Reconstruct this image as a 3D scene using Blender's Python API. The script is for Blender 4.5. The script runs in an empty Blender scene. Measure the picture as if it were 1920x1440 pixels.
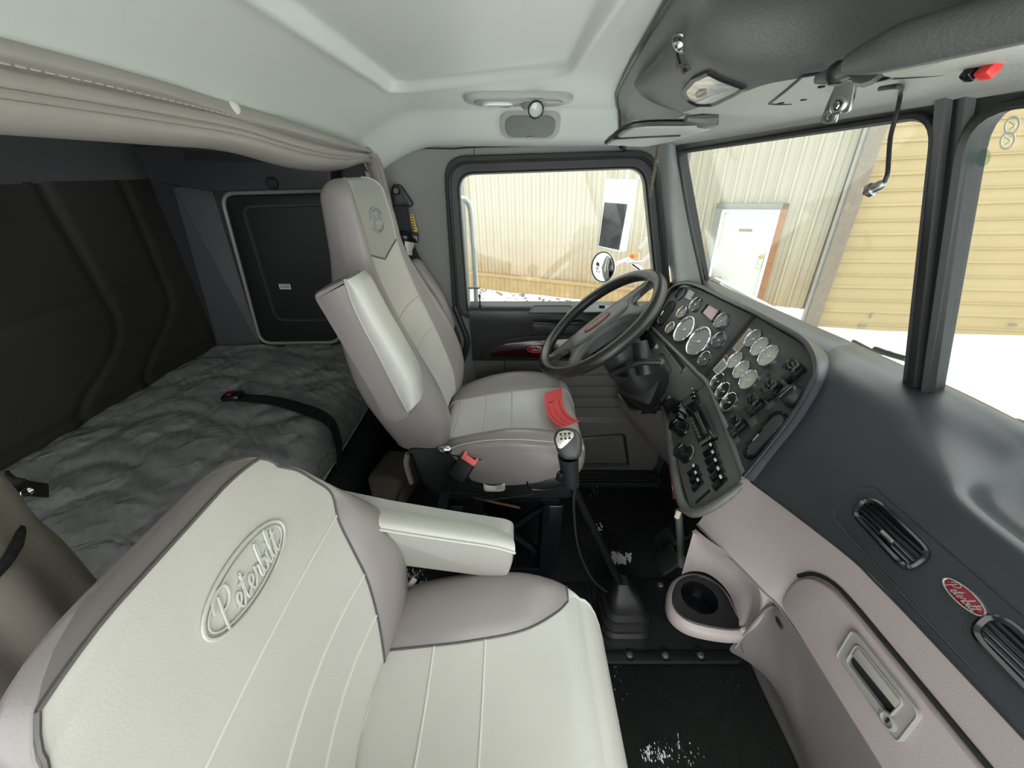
import bpy, bmesh, math, random
from mathutils import Vector, Matrix
V = Vector
SC = bpy.context.scene
COL = SC.collection
random.seed(7)
# ------------------------------------------------------------------ camera
CAM = V((0, 0, 1.36)); FPX = 720.0; PITCH = math.radians(29.05)
SP, CP_ = math.sin(PITCH), math.cos(PITCH)
cd = bpy.data.cameras.new('camera'); cam = bpy.data.objects.new('camera', cd); COL.objects.link(cam)
cam.location = CAM; cam.rotation_euler = (math.pi / 2 - PITCH, 0, 0)
cd.sensor_width = 36.0; cd.lens = 36.0 * FPX / 1920.0; cd.clip_start = 0.02; cd.clip_end = 200
SC.camera = cam

def ray(u, v):
    a = (u - 960) / FPX; b = (720 - v) / FPX
    return V((a, CP_ + b * SP, b * CP_ - SP))
def at(u, v, x=None, y=None, z=None):
    """point of the sight line through a photo pixel where it meets the plane x=, y= or z="""
    d = ray(u, v)
    t = (x - CAM.x) / d.x if x is not None else (y - CAM.y) / d.y if y is not None else (z - CAM.z) / d.z
    return CAM + d * t
def on(u, v, fr):
    d = ray(u, v); n = fr[3]
    return CAM + d * (n.dot(fr[0] - CAM) / n.dot(d))

# ------------------------------------------------------------------ frames, outlines
def frame(o, n, up=(0, 0, 1)):
    n = V(n).normalized(); up = V(up); e2 = (up - n * up.dot(n)).normalized(); e1 = e2.cross(n)
    return (V(o), e1, e2, n)
def shift(fr, h): return (fr[0] + fr[3] * h, fr[1], fr[2], fr[3])
def move(fr, p, h=0): return (V(p) + fr[3] * h, fr[1], fr[2], fr[3])
def spin(fr, a):
    c, s = math.cos(a), math.sin(a)
    return (fr[0], fr[1] * c + fr[2] * s, fr[2] * c - fr[1] * s, fr[3])
def l2(p, fr): d = V(p) - fr[0]; return (d.dot(fr[1]), d.dot(fr[2]))
def w3(a, b, fr, h=0): return fr[0] + fr[1] * a + fr[2] * b + fr[3] * h
def px(pts, fr): return [l2(on(u, v, fr), fr) for u, v in pts]
def rrect(w, h, r, k=4, cx=0, cy=0):
    o = []; w /= 2; h /= 2; r = min(r, w * .999, h * .999)
    for sx, sy, a0 in ((1, -1, -90), (1, 1, 0), (-1, 1, 90), (-1, -1, 180)):
        for i in range(k + 1):
            a = math.radians(a0 + 90 * i / k)
            o.append((cx + sx * (w - r) + r * math.cos(a), cy + sy * (h - r) + r * math.sin(a)))
    return o
def ell(a, b, n=28, cx=0, cy=0): return [(cx + a * math.cos(2 * math.pi * i / n), cy + b * math.sin(2 * math.pi * i / n)) for i in range(n)]
def cr(p0, p1, p2, p3, t):
    return (p1 * 2 + (p2 - p0) * t + (p0 * 2 - p1 * 5 + p2 * 4 - p3) * (t * t) + (p1 * 3 - p0 - p2 * 3 + p3) * (t * t * t)) * .5
def spline(pts, k=6, closed=False):
    pts = [V(p) for p in pts]; n = len(pts); o = []
    if n < 3 and not closed: 
        return [pts[0].lerp(pts[-1], i / k) for i in range(k + 1)]
    for i in range(n if closed else n - 1):
        g = (lambda j: pts[j % n]) if closed else (lambda j: pts[j] if 0 <= j < n else (pts[0] * 2 - pts[1] if j < 0 else pts[-1] * 2 - pts[-2]))
        for j in range(k): o.append(cr(g(i - 1), g(i), g(i + 1), g(i + 2), j / k))
    if not closed: o.append(pts[-1])
    return o
def sp2(pts, k=5): return [(p.x, p.y) for p in spline([(a, b, 0) for a, b in pts], k, True)]
def rnd(pts, r, k=4):
    """round the corners of a polygon"""
    o = []; n = len(pts)
    for i in range(n):
        p, a, b = V(pts[i]), V(pts[i - 1]), V(pts[(i + 1) % n])
        d1 = min(r, (a - p).length * .45); d2 = min(r, (b - p).length * .45)
        q1 = p + (a - p).normalized() * d1; q2 = p + (b - p).normalized() * d2
        for j in range(k + 1):
            t = j / k; o.append(tuple(q1 * (1 - t) ** 2 + p * (2 * t * (1 - t)) + q2 * t * t))
    return o
def area2(o): return sum(o[i - 1][0] * o[i][1] - o[i][0] * o[i - 1][1] for i in range(len(o)))
def inset(o, d):
    if abs(d) < 1e-9: return list(o)
    n = len(o); s = 1 if area2(o) > 0 else -1; r = []
    for i in range(n):
        a, p, b = V(o[i - 1]), V(o[i]), V(o[(i + 1) % n])
        t = ((p - a).normalized() + (b - p).normalized())
        if t.length < 1e-6: t = b - p
        t.normalize(); nn = V((-t.y, t.x)) * s
        e = (b - p).normalized() if (b - p).length > 1e-9 else t
        c = max(.5, abs(e.dot(t)))
        r.append(tuple(p + nn * (d / c)))
    return r

# ------------------------------------------------------------------ solids: each returns (verts, faces)
def merge(gs):
    v, f = [], []
    for g in gs:
        k = len(v); v += [V(p) for p in g[0]]; f += [tuple(i + k for i in q) for q in g[1]]
    return v, f
def loops(L, closed=False, cap0=False, cap1=False, cyc=True):
    n = len(L[0]); v = [V(p) for l in L for p in l]; f = []; m = len(L)
    for i in range(m if closed else m - 1):
        for j in range(n if cyc else n - 1):
            a = i * n + j; b = i * n + (j + 1) % n; c = ((i + 1) % m) * n + (j + 1) % n; d = ((i + 1) % m) * n + j
            f.append((a, b, c, d))
    if cap0: f.append(tuple(range(n))[::-1])
    if cap1: f.append(tuple((m - 1) * n + j for j in range(n)))
    return v, f
def prism(fr, out, prof, cap0=True, cap1=True):
    """outline swept through (inset, height) steps"""
    return loops([[w3(a, b, fr, h) for a, b in inset(out, d)] for d, h in prof], False, cap0, cap1)
def slab(fr, out, h, bev=0, base=0):
    if bev <= 0: return prism(fr, out, [(0, base), (0, base + h)])
    s = 1 if h > 0 else -1
    return prism(fr, out, [(0, base), (0, base + h - s * bev), (bev * .3, base + h - s * bev * .3), (bev, base + h)])
def band(fr, out, prof): return loops([[w3(a, b, fr, h) for a, b in inset(out, d)] for d, h in prof], True)
def between(fr, o1, o2, h=0.0):
    return loops([[w3(a, b, fr, h) for a, b in o1], [w3(a, b, fr, h) for a, b in o2]])
def rect_hole(fr, rect, hole):
    """a flat rectangle (a0, a1, b0, b1) with a hole: each hole point is joined to the border along its direction from the hole's centre"""
    cx = sum(p[0] for p in hole) / len(hole); cy = sum(p[1] for p in hole) / len(hole); o = []; n = len(hole)
    if area2(hole) < 0: hole = hole[::-1]
    a0, a1, b0, b1 = rect; crn = [(a0, b0), (a1, b0), (a1, b1), (a0, b1)]
    def side(p): return 0 if abs(p[1] - b0) < 1e-6 else 1 if abs(p[0] - a1) < 1e-6 else 2 if abs(p[1] - b1) < 1e-6 else 3
    for a, b in hole:
        dx, dy = a - cx, b - cy
        k = min(((a1 - cx) / dx if dx > 0 else (a0 - cx) / dx) if abs(dx) > 1e-9 else 1e9, ((b1 - cy) / dy if dy > 0 else (b0 - cy) / dy) if abs(dy) > 1e-9 else 1e9)
        o.append((cx + dx * k, cy + dy * k))
    v, f = loops([[w3(a, b, fr) for a, b in hole], [w3(a, b, fr) for a, b in o]])
    for i in range(n):
        j = (i + 1) % n; s0, s1 = side(o[i]), side(o[j]); pts = []
        while s0 != s1: pts.append(crn[(s0 + 1) % 4]); s0 = (s0 + 1) % 4
        if pts:
            k = len(v); v += [w3(a, b, fr) for a, b in pts]; f.append((n + i, *range(k, k + len(pts)), n + j))
    return v, f
def tube(pts, r, n=8, k=0, closed=False, cap=True, flat=1.0, up=None):
    if k: 
        rr = r if isinstance(r, (list, tuple)) else None
        if rr: r = [p.x for p in spline([(q, 0, 0) for q in rr], k, closed)]
        pts = spline(pts, k, closed)
    pts = [V(p) for p in pts]; m = len(pts); L = []; nrm = None
    for i in range(m):
        if closed: t = pts[(i + 1) % m] - pts[i - 1]
        else: t = pts[min(i + 1, m - 1)] - pts[max(i - 1, 0)]
        t.normalize()
        if up is not None: nrm = V(up)
        elif nrm is None: nrm = V((0, 0, 1)) if abs(t.z) < .9 else V((1, 0, 0))
        nrm = (nrm - t * nrm.dot(t)).normalized(); bi = t.cross(nrm)
        ri = r[min(i, len(r) - 1)] if isinstance(r, (list, tuple)) else r
        L.append([pts[i] + nrm * (ri * flat * math.sin(2 * math.pi * j / n)) + bi * (ri * math.cos(2 * math.pi * j / n)) for j in range(n)])
    return loops(L, closed, cap and not closed, cap and not closed)
def ribbon(pts, w, th, side, k=6):
    """strap: a flat rectangle of width w along side swept on a path"""
    pts = spline(pts, k); L = []; m = len(pts)
    for i in range(m):
        t = (pts[min(i + 1, m - 1)] - pts[max(i - 1, 0)]).normalized()
        s = V(side); s = (s - t * s.dot(t)).normalized(); u = t.cross(s)
        L.append([pts[i] + s * (w / 2 * a) + u * (th / 2 * b) for a, b in ((-1, -1), (1, -1), (1, 1), (-1, 1))])
    return loops(L, False, True, True)
def lathe(fr, prof, n=24, cap0=True, cap1=True):
    return loops([[w3(r * math.cos(2 * math.pi * j / n), r * math.sin(2 * math.pi * j / n), fr, h) for j in range(n)] for r, h in prof], False, cap0, cap1)
def box(fr, sx, sy, sz, bev=0.0, seg=2):
    """box centred on a frame, sizes along e1, e2, n"""
    bm = bmesh.new(); bmesh.ops.create_cube(bm, size=1)
    for p in bm.verts: p.co = V((p.co.x * sx, p.co.y * sy, p.co.z * sz))
    if bev > 0: bmesh.ops.bevel(bm, geom=bm.edges[:], offset=min(bev, .49 * min(sx, sy, sz)), segments=seg, affect='EDGES', profile=.5)
    bm.verts.index_update()
    v = [w3(p.co.x, p.co.y, fr, p.co.z) for p in bm.verts]; f = [tuple(q.index for q in c.verts) for c in bm.faces]
    bm.free(); return v, f
W0 = (V((0, 0, 0)), V((1, 0, 0)), V((0, 1, 0)), V((0, 0, 1)))
def abox(x0, x1, y0, y1, z0, z1, bev=0.0, seg=2):
    return box(move(W0, ((x0 + x1) / 2, (y0 + y1) / 2, (z0 + z1) / 2)), x1 - x0, y1 - y0, z1 - z0, bev, seg)
def ball(c, r, n=16, fr=W0):
    rx, ry, rz = r if isinstance(r, (tuple, list)) else (r, r, r); L = []
    for i in range(1, n // 2):
        a = math.pi * i / (n // 2)
        L.append([V(c) + fr[1] * (rx * math.sin(a) * math.cos(2 * math.pi * j / n)) + fr[2] * (ry * math.sin(a) * math.sin(2 * math.pi * j / n)) + fr[3] * (-rz * math.cos(a)) for j in range(n)])
    return loops(L, False, True, True)
def loft(rows, ku=6, kv=6, closeu=False):
    """smooth grid through rows of key points"""
    rs = [spline(r, ku, closeu) for r in rows]
    cols = [spline([r[j] for r in rs], kv) for j in range(len(rs[0]))]
    G = [[cols[j][i] for j in range(len(cols))] for i in range(len(cols[0]))]
    return loops(G, False, False, False, closeu)
def grid(fn, nu, nv):
    return loops([[fn(i / nu, j / nv) for j in range(nv + 1)] for i in range(nu + 1)], False, False, False, False)
def textgeo(s, fr, size, depth=.0006, shear=0.0):
    c = bpy.data.curves.new('lettering', 'FONT'); c.body = s; c.size = size; c.extrude = depth; c.align_x = 'CENTER'; c.align_y = 'CENTER'; c.shear = shear
    o = bpy.data.objects.new('lettering', c); COL.objects.link(o)
    bpy.context.view_layer.update()
    me = o.evaluated_get(bpy.context.evaluated_depsgraph_get()).to_mesh()
    g = ([w3(p.co.x, p.co.y, fr, p.co.z) for p in me.vertices], [tuple(q.vertices) for q in me.polygons])
    bpy.data.objects.remove(o); bpy.data.curves.remove(c)
    return g
LET = {'P': (1.5, [[(.25, 0), (.45, 1), (.7, 2.1)], [(.0, 1.5), (.2, 2.1), (.8, 2.4), (1.4, 2.2), (1.4, 1.6), (1, 1.2), (.55, 1.15)]]),
       'e': (.72, [[(-.1, .3), (.3, .5), (.5, .8), (.35, 1.02), (.12, .8), (.08, .35), (.3, 0), (.62, .3)]]),
       't': (.6, [[(-.1, .3), (.15, .9), (.4, 1.8), (.12, .5), (.2, .02), (.5, .3)], [(-.05, 1.25), (.6, 1.35)]]),
       'r': (.66, [[(-.1, .3), (.1, .7), (.2, 1.08), (.34, .9), (.52, .9), (.4, .3), (.5, .02), (.66, .3)]]),
       'b': (.74, [[(-.1, .3), (.2, 1), (.45, 1.9), (.3, 2.05), (.1, 1.0), (.08, .25), (.3, 0), (.58, .35), (.5, .85), (.3, .8), (.64, .75)]]),
       'i': (.46, [[(-.1, .3), (.16, .98), (.08, .25), (.22, .02), (.42, .3)], [(.3, 1.42), (.34, 1.5)]]),
       'l': (.5, [[(-.1, .3), (.2, 1), (.45, 1.9), (.3, 2.05), (.1, 1.0), (.08, .25), (.22, .02), (.46, .3)]])}
def script(fr, width, r, word='Peterbilt', n=5):
    tot = sum(LET[c][0] for c in word); s = width / tot; x = -tot / 2; gs = []
    for c in word:
        for st in LET[c][1]:
            gs.append(tube([w3((x + a + .22 * b) * s - .22 * s, (b - 1.1) * s, fr, 0) for a, b in st], r, n, 3))
        x += LET[c][0]
    return merge(gs)

# ------------------------------------------------------------------ objects
ORG = {}
def obj(name, g, m, parent=None, smooth=True, ang=38, **kw):
    if isinstance(g, list): g = merge(g)
    vs, fs = g; vs = [V(p) for p in vs]
    if parent is not None: o0 = ORG[parent.name]
    else:
        o0 = V((0, 0, 0))
        lo = V((min(p.x for p in vs), min(p.y for p in vs), min(p.z for p in vs))); hi = V((max(p.x for p in vs), max(p.y for p in vs), max(p.z for p in vs)))
        o0 = V(((lo.x + hi.x) / 2, (lo.y + hi.y) / 2, lo.z))
    me = bpy.data.meshes.new(name); me.from_pydata([p - o0 for p in vs], [], fs)
    bm = bmesh.new(); bm.from_mesh(me); bmesh.ops.recalc_face_normals(bm, faces=bm.faces[:]); bm.to_mesh(me); bm.free()
    if smooth:
        me.polygons.foreach_set('use_smooth', [True] * len(me.polygons)); me.set_sharp_from_angle(angle=math.radians(ang))
    me.materials.append(m); me.update()
    o = bpy.data.objects.new(name, me); COL.objects.link(o)
    if parent is not None: o.parent = parent
    else: o.location = o0
    ORG[o.name] = o0
    tag(o, **kw); return o
def tag(o, label=None, cat=None, group=None, kind=None):
    if label: o['label'] = label
    if cat: o['category'] = cat
    if group: o['group'] = group
    if kind: o['kind'] = kind
    return o
def thing(name, loc, label, cat, group=None):
    o = bpy.data.objects.new(name, None); o.empty_display_size = .05; COL.objects.link(o); o.location = V(loc)
    ORG[o.name] = V(loc); return tag(o, label, cat, group)

# ------------------------------------------------------------------ materials
def mat(name, col, rough=.5, metal=0.0, var=.06, vs=6.0, bump=0.0, bs=200.0, spec=.5, coat=0.0, coatr=.1, emit=0.0, wave=None, sheen=0.0, bump2=None, dirt=None, alpha=None):
    m = bpy.data.materials.new(name); m.use_nodes = True; nt = m.node_tree; N = nt.nodes; L = nt.links
    b = N['Principled BSDF']; b.inputs['Roughness'].default_value = rough; b.inputs['Metallic'].default_value = metal
    b.inputs['Specular IOR Level'].default_value = spec; b.inputs['Coat Weight'].default_value = coat; b.inputs['Coat Roughness'].default_value = coatr
    if sheen: b.inputs['Sheen Weight'].default_value = sheen
    tc = N.new('ShaderNodeTexCoord'); no = N.new('ShaderNodeTexNoise'); no.inputs['Scale'].default_value = vs; no.inputs['Detail'].default_value = 4
    L.new(tc.outputs['Object'], no.inputs['Vector'])
    mx = N.new('ShaderNodeMix'); mx.data_type = 'RGBA'
    c = V(col); mx.inputs[6].default_value = (*(c * (1 - var)), 1); mx.inputs[7].default_value = (*[min(1, q) for q in c * (1 + var)], 1)
    L.new(no.outputs['Fac'], mx.inputs[0]); out = mx.outputs[2]
    if dirt:
        dn = N.new('ShaderNodeTexNoise'); dn.inputs['Scale'].default_value = dirt[1]; dn.inputs['Detail'].default_value = 8; L.new(tc.outputs['Object'], dn.inputs['Vector'])
        rp = N.new('ShaderNodeValToRGB'); rp.color_ramp.elements[0].position = dirt[2]; rp.color_ramp.elements[1].position = dirt[2] + .12
        L.new(dn.outputs['Fac'], rp.inputs[0]); m2 = N.new('ShaderNodeMix'); m2.data_type = 'RGBA'
        L.new(rp.outputs['Color'], m2.inputs[0]); L.new(out, m2.inputs[6]); m2.inputs[7].default_value = (*dirt[0], 1); out = m2.outputs[2]
    L.new(out, b.inputs['Base Color'])
    prev = None
    if wave:   # (axis, scale, strength)
        wv = N.new('ShaderNodeTexWave'); wv.bands_direction = wave[0]; wv.inputs['Scale'].default_value = wave[1]
        if len(wave) > 3: wv.inputs['Distortion'].default_value = wave[3]; wv.inputs['Detail Scale'].default_value = 1.5
        L.new(tc.outputs['Object'], wv.inputs['Vector']); bp = N.new('ShaderNodeBump'); bp.inputs['Strength'].default_value = wave[2]; bp.inputs['Distance'].default_value = wave[4] if len(wave) > 4 else .002
        L.new(wv.outputs['Fac'], bp.inputs['Height']); prev = bp
    for bb in [(bump, bs)] + ([bump2] if bump2 else []):
        if bb[0] > 0:
            bn = N.new('ShaderNodeTexNoise'); bn.inputs['Scale'].default_value = bb[1]; bn.inputs['Detail'].default_value = 3; L.new(tc.outputs['Object'], bn.inputs['Vector'])
            bp = N.new('ShaderNodeBump'); bp.inputs['Strength'].default_value = bb[0]; bp.inputs['Distance'].default_value = .002 if bb[1] > 60 else .008
            L.new(bn.outputs['Fac'], bp.inputs['Height'])
            if prev: L.new(prev.outputs['Normal'], bp.inputs['Normal'])
            prev = bp
    if prev: L.new(prev.outputs['Normal'], b.inputs['Normal'])
    if emit: b.inputs['Emission Color'].default_value = (*col, 1); b.inputs['Emission Strength'].default_value = emit
    return m
def glassmat(name, tint=(1, 1, 1), refl=.06, rough=.0, smear=0.0):
    m = bpy.data.materials.new(name); m.use_nodes = True; nt = m.node_tree; N = nt.nodes; L = nt.links; N.clear()
    o = N.new('ShaderNodeOutputMaterial'); t = N.new('ShaderNodeBsdfTransparent'); t.inputs[0].default_value = (*tint, 1)
    g = N.new('ShaderNodeBsdfGlossy'); g.inputs['Roughness'].default_value = rough; mx = N.new('ShaderNodeMixShader')
    f = N.new('ShaderNodeLayerWeight'); f.inputs[0].default_value = .5; pw = N.new('ShaderNodeMath'); pw.operation = 'POWER'; pw.inputs[1].default_value = 5
    L.new(f.outputs['Facing'], pw.inputs[0]); ml = N.new('ShaderNodeMath'); ml.operation = 'MULTIPLY_ADD'; ml.inputs[1].default_value = .6; ml.inputs[2].default_value = refl * .6
    L.new(pw.outputs[0], ml.inputs[0]); L.new(ml.outputs[0], mx.inputs[0]); L.new(t.outputs[0], mx.inputs[1]); L.new(g.outputs[0], mx.inputs[2])
    last = mx
    if smear:
        tc = N.new('ShaderNodeTexCoord'); n = N.new('ShaderNodeTexNoise'); n.inputs['Scale'].default_value = 5; n.inputs['Detail'].default_value = 6; L.new(tc.outputs['Object'], n.inputs[0])
        r = N.new('ShaderNodeValToRGB'); r.color_ramp.elements[0].position = .5; r.color_ramp.elements[1].position = .75; L.new(n.outputs['Fac'], r.inputs[0])
        k = N.new('ShaderNodeMath'); k.operation = 'MULTIPLY'; k.inputs[1].default_value = smear; L.new(r.outputs[0], k.inputs[0])
        d = N.new('ShaderNodeBsdfDiffuse'); d.inputs[0].default_value = (.8, .8, .78, 1); m2 = N.new('ShaderNodeMixShader')
        L.new(k.outputs[0], m2.inputs[0]); L.new(last.outputs[0], m2.inputs[1]); L.new(d.outputs[0], m2.inputs[2]); last = m2
    L.new(last.outputs[0], o.inputs[0]); return m
M = {}
M['light_vinyl'] = mat('light_vinyl', (.57, .555, .515), .33, var=.05, vs=5, bump=.10, bs=350, bump2=(.20, 13))
M['taupe_vinyl'] = mat('taupe_vinyl', (.275, .245, .238), .32, var=.05, bump=.10, bs=350, bump2=(.08, 14))
M['head_vinyl'] = mat('head_vinyl', (.40, .39, .36), .33, var=.05, bump=.10, bs=350, bump2=(.08, 14))
M['curtain_vinyl'] = mat('curtain_vinyl', (.20, .175, .15), .42, var=.06, bump=.1, bs=300, bump2=(.1, 14))
M['shaded_vinyl'] = mat('shaded_vinyl', (.16, .14, .135), .36, var=.05, bump=.10, bs=350)  # taupe cover darkened: shade on the backrest's top border painted into the colour
M['dark_vinyl'] = mat('dark_vinyl', (.10, .09, .088), .4, bump=.1, bs=300)
M['roll_vinyl'] = mat('roll_vinyl', (.36, .335, .305), .38, bump=.10, bs=350, bump2=(.22, 16))
M['stitch'] = mat('stitch', (.55, .50, .46), .7)
M['pale_piping'] = mat('pale_piping', (.70, .70, .65), .5)
M['headliner'] = mat('headliner', (.68, .72, .68), .42, var=.03, bump=.06, bs=400, bump2=(.05, 10))
M['wall_vinyl'] = mat('wall_vinyl', (.22, .22, .21), .5, var=.05, bump=.12, bs=300)
M['pillar_grey'] = mat('pillar_grey', (.42, .43, .41), .5, var=.04, bump=.1, bs=300)
M['dash_dark'] = mat('dash_dark', (.017, .021, .028), .42, var=.05, bump=.16, bs=420, spec=.5, coat=.75, coatr=.30)
M['panel_black'] = mat('panel_black', (.045, .05, .048), .5, var=.05, bump=.15, bs=500)
M['console_dark'] = mat('console_dark', (.11, .115, .113), .5, var=.06, bump=.35, bs=350)
M['underside'] = mat('underside', (.46, .475, .44), .5, var=.06, bump=.35, bs=300)
M['taupe_plastic'] = mat('taupe_plastic', (.36, .305, .30), .45, var=.03, bump=.14, bs=450)
M['grey_lower'] = mat('grey_lower', (.17, .155, .15), .5, var=.04, bump=.14, bs=400)
M['bezel_grey'] = mat('bezel_grey', (.115, .117, .108), .4, var=.04, bump=.14, bs=500)
M['handle_grey'] = mat('handle_grey', (.28, .27, .25), .38, var=.04, bump=.06, bs=400)
M['black_plastic'] = mat('black_plastic', (.018, .019, .02), .38, var=.1, bump=.06, bs=300)
M['gloss_black'] = mat('gloss_black', (.008, .009, .011), .16, var=.1)
M['black_rubber'] = mat('black_rubber', (.02, .021, .022), .5, var=.1, bump=.08, bs=200)
M['rim_black'] = mat('rim_black', (.02, .02, .02), .33, var=.1, bump=.05, bs=500)
M['hub_grey'] = mat('hub_grey', (.085, .09, .085), .42, var=.05, bump=.1, bs=500)
M['deep_black'] = mat('deep_black', (.006, .006, .007), .6, var=.1)
M['webbing'] = mat('webbing', (.012, .012, .013), .65, wave=('X', 60, .3), var=.1)
M['chrome'] = mat('chrome', (.78, .79, .8), .12, 1.0, var=.02)
M['steel'] = mat('steel', (.55, .55, .54), .3, 1.0, var=.08, bump=.03, bs=60)
M['zinc'] = mat('zinc', (.42, .48, .44), .28, 1.0, var=.1, bump=.04, bs=40)
M['brass'] = mat('brass', (.55, .36, .16), .3, 1.0)
M['white_plastic'] = mat('white_plastic', (.68, .67, .60), .4)
M['cream_knob'] = mat('cream_knob', (.55, .55, .47), .4)
M['red_plastic'] = mat('red_plastic', (.75, .05, .045), .35)
M['buckle_red'] = mat('buckle_red', (.9, .16, .16), .4)
M['tag_red'] = mat('tag_red', (.95, .10, .10), .55, var=.04)
M['ink'] = mat('ink', (.05, .01, .01), .7)
M['black_ink'] = mat('black_ink', (.015, .015, .015), .6)
M['white_ink'] = mat('white_ink', (.75, .75, .72), .6)
M['door_lower'] = mat('door_lower', (.085, .08, .077), .5, var=.05, bump=.12, bs=300)
M['badge_red'] = mat('badge_red', (.20, .006, .02), .15, coat=.8)
M['burgundy'] = mat('burgundy', (.022, .004, .006), .18, coat=.6)
M['dial_tan'] = mat('dial_tan', (.30, .25, .16), .5)
M['dial_dark'] = mat('dial_dark', (.05, .055, .055), .4)
M['dial_grey'] = mat('dial_grey', (.25, .26, .24), .45)
M['dial_pale'] = mat('dial_pale', (.55, .55, .49), .5)
M['dial_black'] = mat('dial_black', (.012, .012, .013), .3)
M['needle'] = mat('needle', (.75, .72, .66), .5)
M['screen'] = mat('screen', (.52, .34, .36), .2, coat=.6)
M['label_tan'] = mat('label_tan', (.55, .45, .38), .6)
M['label_orange'] = mat('label_orange', (.62, .26, .08), .6)
M['yellow'] = mat('yellow', (.75, .50, .05), .5)
M['orange'] = mat('orange', (.8, .25, .04), .4)
M['floor_mat'] = mat('floor_mat', (.016, .018, .017), .55, var=.3, vs=9, wave=('X', 55, .9), dirt=((.07, .055, .045), 3.5, .62))
M['floor'] = mat('floor', (.014, .014, .015), .6, var=.3, bump=.1, bs=80)
M['tunnel'] = mat('tunnel', (.016, .017, .018), .5, var=.2, bump=.12, bs=220)
M['rust'] = mat('rust', (.20, .085, .05), .8, var=.35, vs=30)
M['snow'] = mat('snow', (.86, .88, .87), .75, var=.03, bump=.3, bs=30)
M['snow_bits'] = mat('snow_bits', (.9, .92, .92), .7)
M['quilt'] = mat('quilt', (.80, .81, .785), .6, var=.15, vs=4, wave=('DIAGONAL', 16, 1.0, 0.0, .006))
M['sleeper_quilt'] = mat('sleeper_quilt', (.030, .0285, .026), .65, var=.06, bump=.15, bs=300)
M['sleeper_grey'] = mat('sleeper_grey', (.09, .097, .097), .55, var=.06, bump=.15, bs=300)
M['sleeper_dark'] = mat('sleeper_dark', (.03, .031, .034), .55, var=.06, bump=.1, bs=300)
M['carpet_tan'] = mat('carpet_tan', (.14, .115, .085), .9, var=.2, vs=60, bump=.5, bs=300)
M['speaker'] = mat('speaker', (.20, .205, .20), .55, var=.04, bump=.35, bs=700)
M['lens'] = mat('lens', (.62, .66, .63), .12, var=.1, coat=.5, bump2=(.1, 60))
M['boot_rubber'] = mat('boot_rubber', (.014, .014, .014), .5, var=.2, bump=.1, bs=150)
M['shift_grey'] = mat('shift_grey', (.05, .05, .048), .42, var=.05, bump=.12, bs=500)
M['plate'] = mat('plate', (.62, .60, .52), .3, .6)
M['cord'] = mat('cord', (.16, .14, .10), .8, var=.5, vs=150)
M['glass'] = glassmat('glass', (.96, .98, .97), .05)
M['glass_dusty'] = glassmat('glass_dusty', (.79, .815, .80), .05, smear=.04)
M['glass_side'] = glassmat('glass_side', (.85, .87, .86), .05, smear=.04)
M['gauge_glass'] = glassmat('gauge_glass', (1, 1, 1), .08, .05)
M['mirror'] = mat('mirror', (.85, .87, .87), .02, 1.0, var=.0)
M['white_paint'] = mat('white_paint', (.8, .8, .78), .3, coat=.3)
M['residue'] = mat('residue', (.72, .72, .60), .8, var=.3, vs=80)
# ================================================================== THE CAB SHELL
def sstep(a, b, x):
    t = max(0, min(1, (x - a) / (b - a))); return t * t * (3 - 2 * t)
def ceil_z(x, y):
    z = 1.53
    z -= .012 * sstep(1.0, 1.36, y) + .088 * sstep(1.345, 1.495, y)
    if x < -.25: z -= .075 * ((-.25 - x) / .2) ** 1.8
    yy = y + .40 * (x + .28)
    qx, qy = abs(x + .083) - (.197 - .05), abs(yy - .40) - (.748 - .05)
    d = math.hypot(max(qx, 0), max(qy, 0)) + min(max(qx, qy), 0) - .05
    z += .016 * sstep(.012, -.014, d) - .004 * math.exp(-((d - .006) / .014) ** 2)
    return z
obj('ceiling', grid(lambda i, j: V((-.475 + .93 * i, -.35 + 1.852 * j, ceil_z(-.475 + .93 * i, -.35 + 1.852 * j))), 240, 420), M['headliner'], kind='structure')

WD = frame((0, 1.5, 0), (0, -1, 0))
gl = rnd(px([(861, 328), (1203, 316), (1231, 592), (880, 592)], shift(WD, -.02)), .055, 7)
fo = rnd(px([(832, 293), (1230, 281), (1260, 592), (851, 592)], WD), .075, 7)
def mixo(t): return [(a[0] * (1 - t) + b[0] * t, a[1] * (1 - t) + b[1] * t) for a, b in zip(fo, gl)]
if area2(gl) < 0: gl.reverse(); fo.reverse()
obj('wall_driver', [rect_hole(WD, (-.475, .60, 0.0, 1.47), fo), slab(WD, rrect(.20, .02, .004, cx=.0, cy=1.425), .001)], M['wall_vinyl'], kind='structure')
SEAM = [at(889, 300, y=1.498), at(889, 283, y=1.498), at(889, 272, y=1.498)]
obj('trim_1', [tube(SEAM, .0016, 5), tube([at(700, 276, y=1.497), at(850, 279, y=1.497), at(890, 276, y=1.497), at(1165, 270, y=1.497)], .002, 5)], M['black_rubber'], kind='structure')
# window: rubber surround with two steps, then the pane
w1 = obj('window_1', loops([[w3(a, b, WD, h) for a, b in mixo(t)] for t, h in ((0, -.004), (0, .016), (.06, .024), (.30, .026), (.36, .020), (.40, .020), (.44, .012), (.80, .008), (.86, -.004), (1, -.012), (1, -.03))]), M['black_rubber'], kind='structure', ang=25)
obj('gasket', tube([w3(a, b, WD, -.008) for a, b in mixo(.985)], .0028, 6, closed=True), M['handle_grey'], w1)
obj('seal_lip', tube([w3(a, b, WD, .024) for a, b in mixo(.33)], .004, 6, closed=True), M['black_plastic'], w1)
obj('pane', slab(shift(WD, -.024), gl, .004), M['glass_side'], w1)
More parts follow.
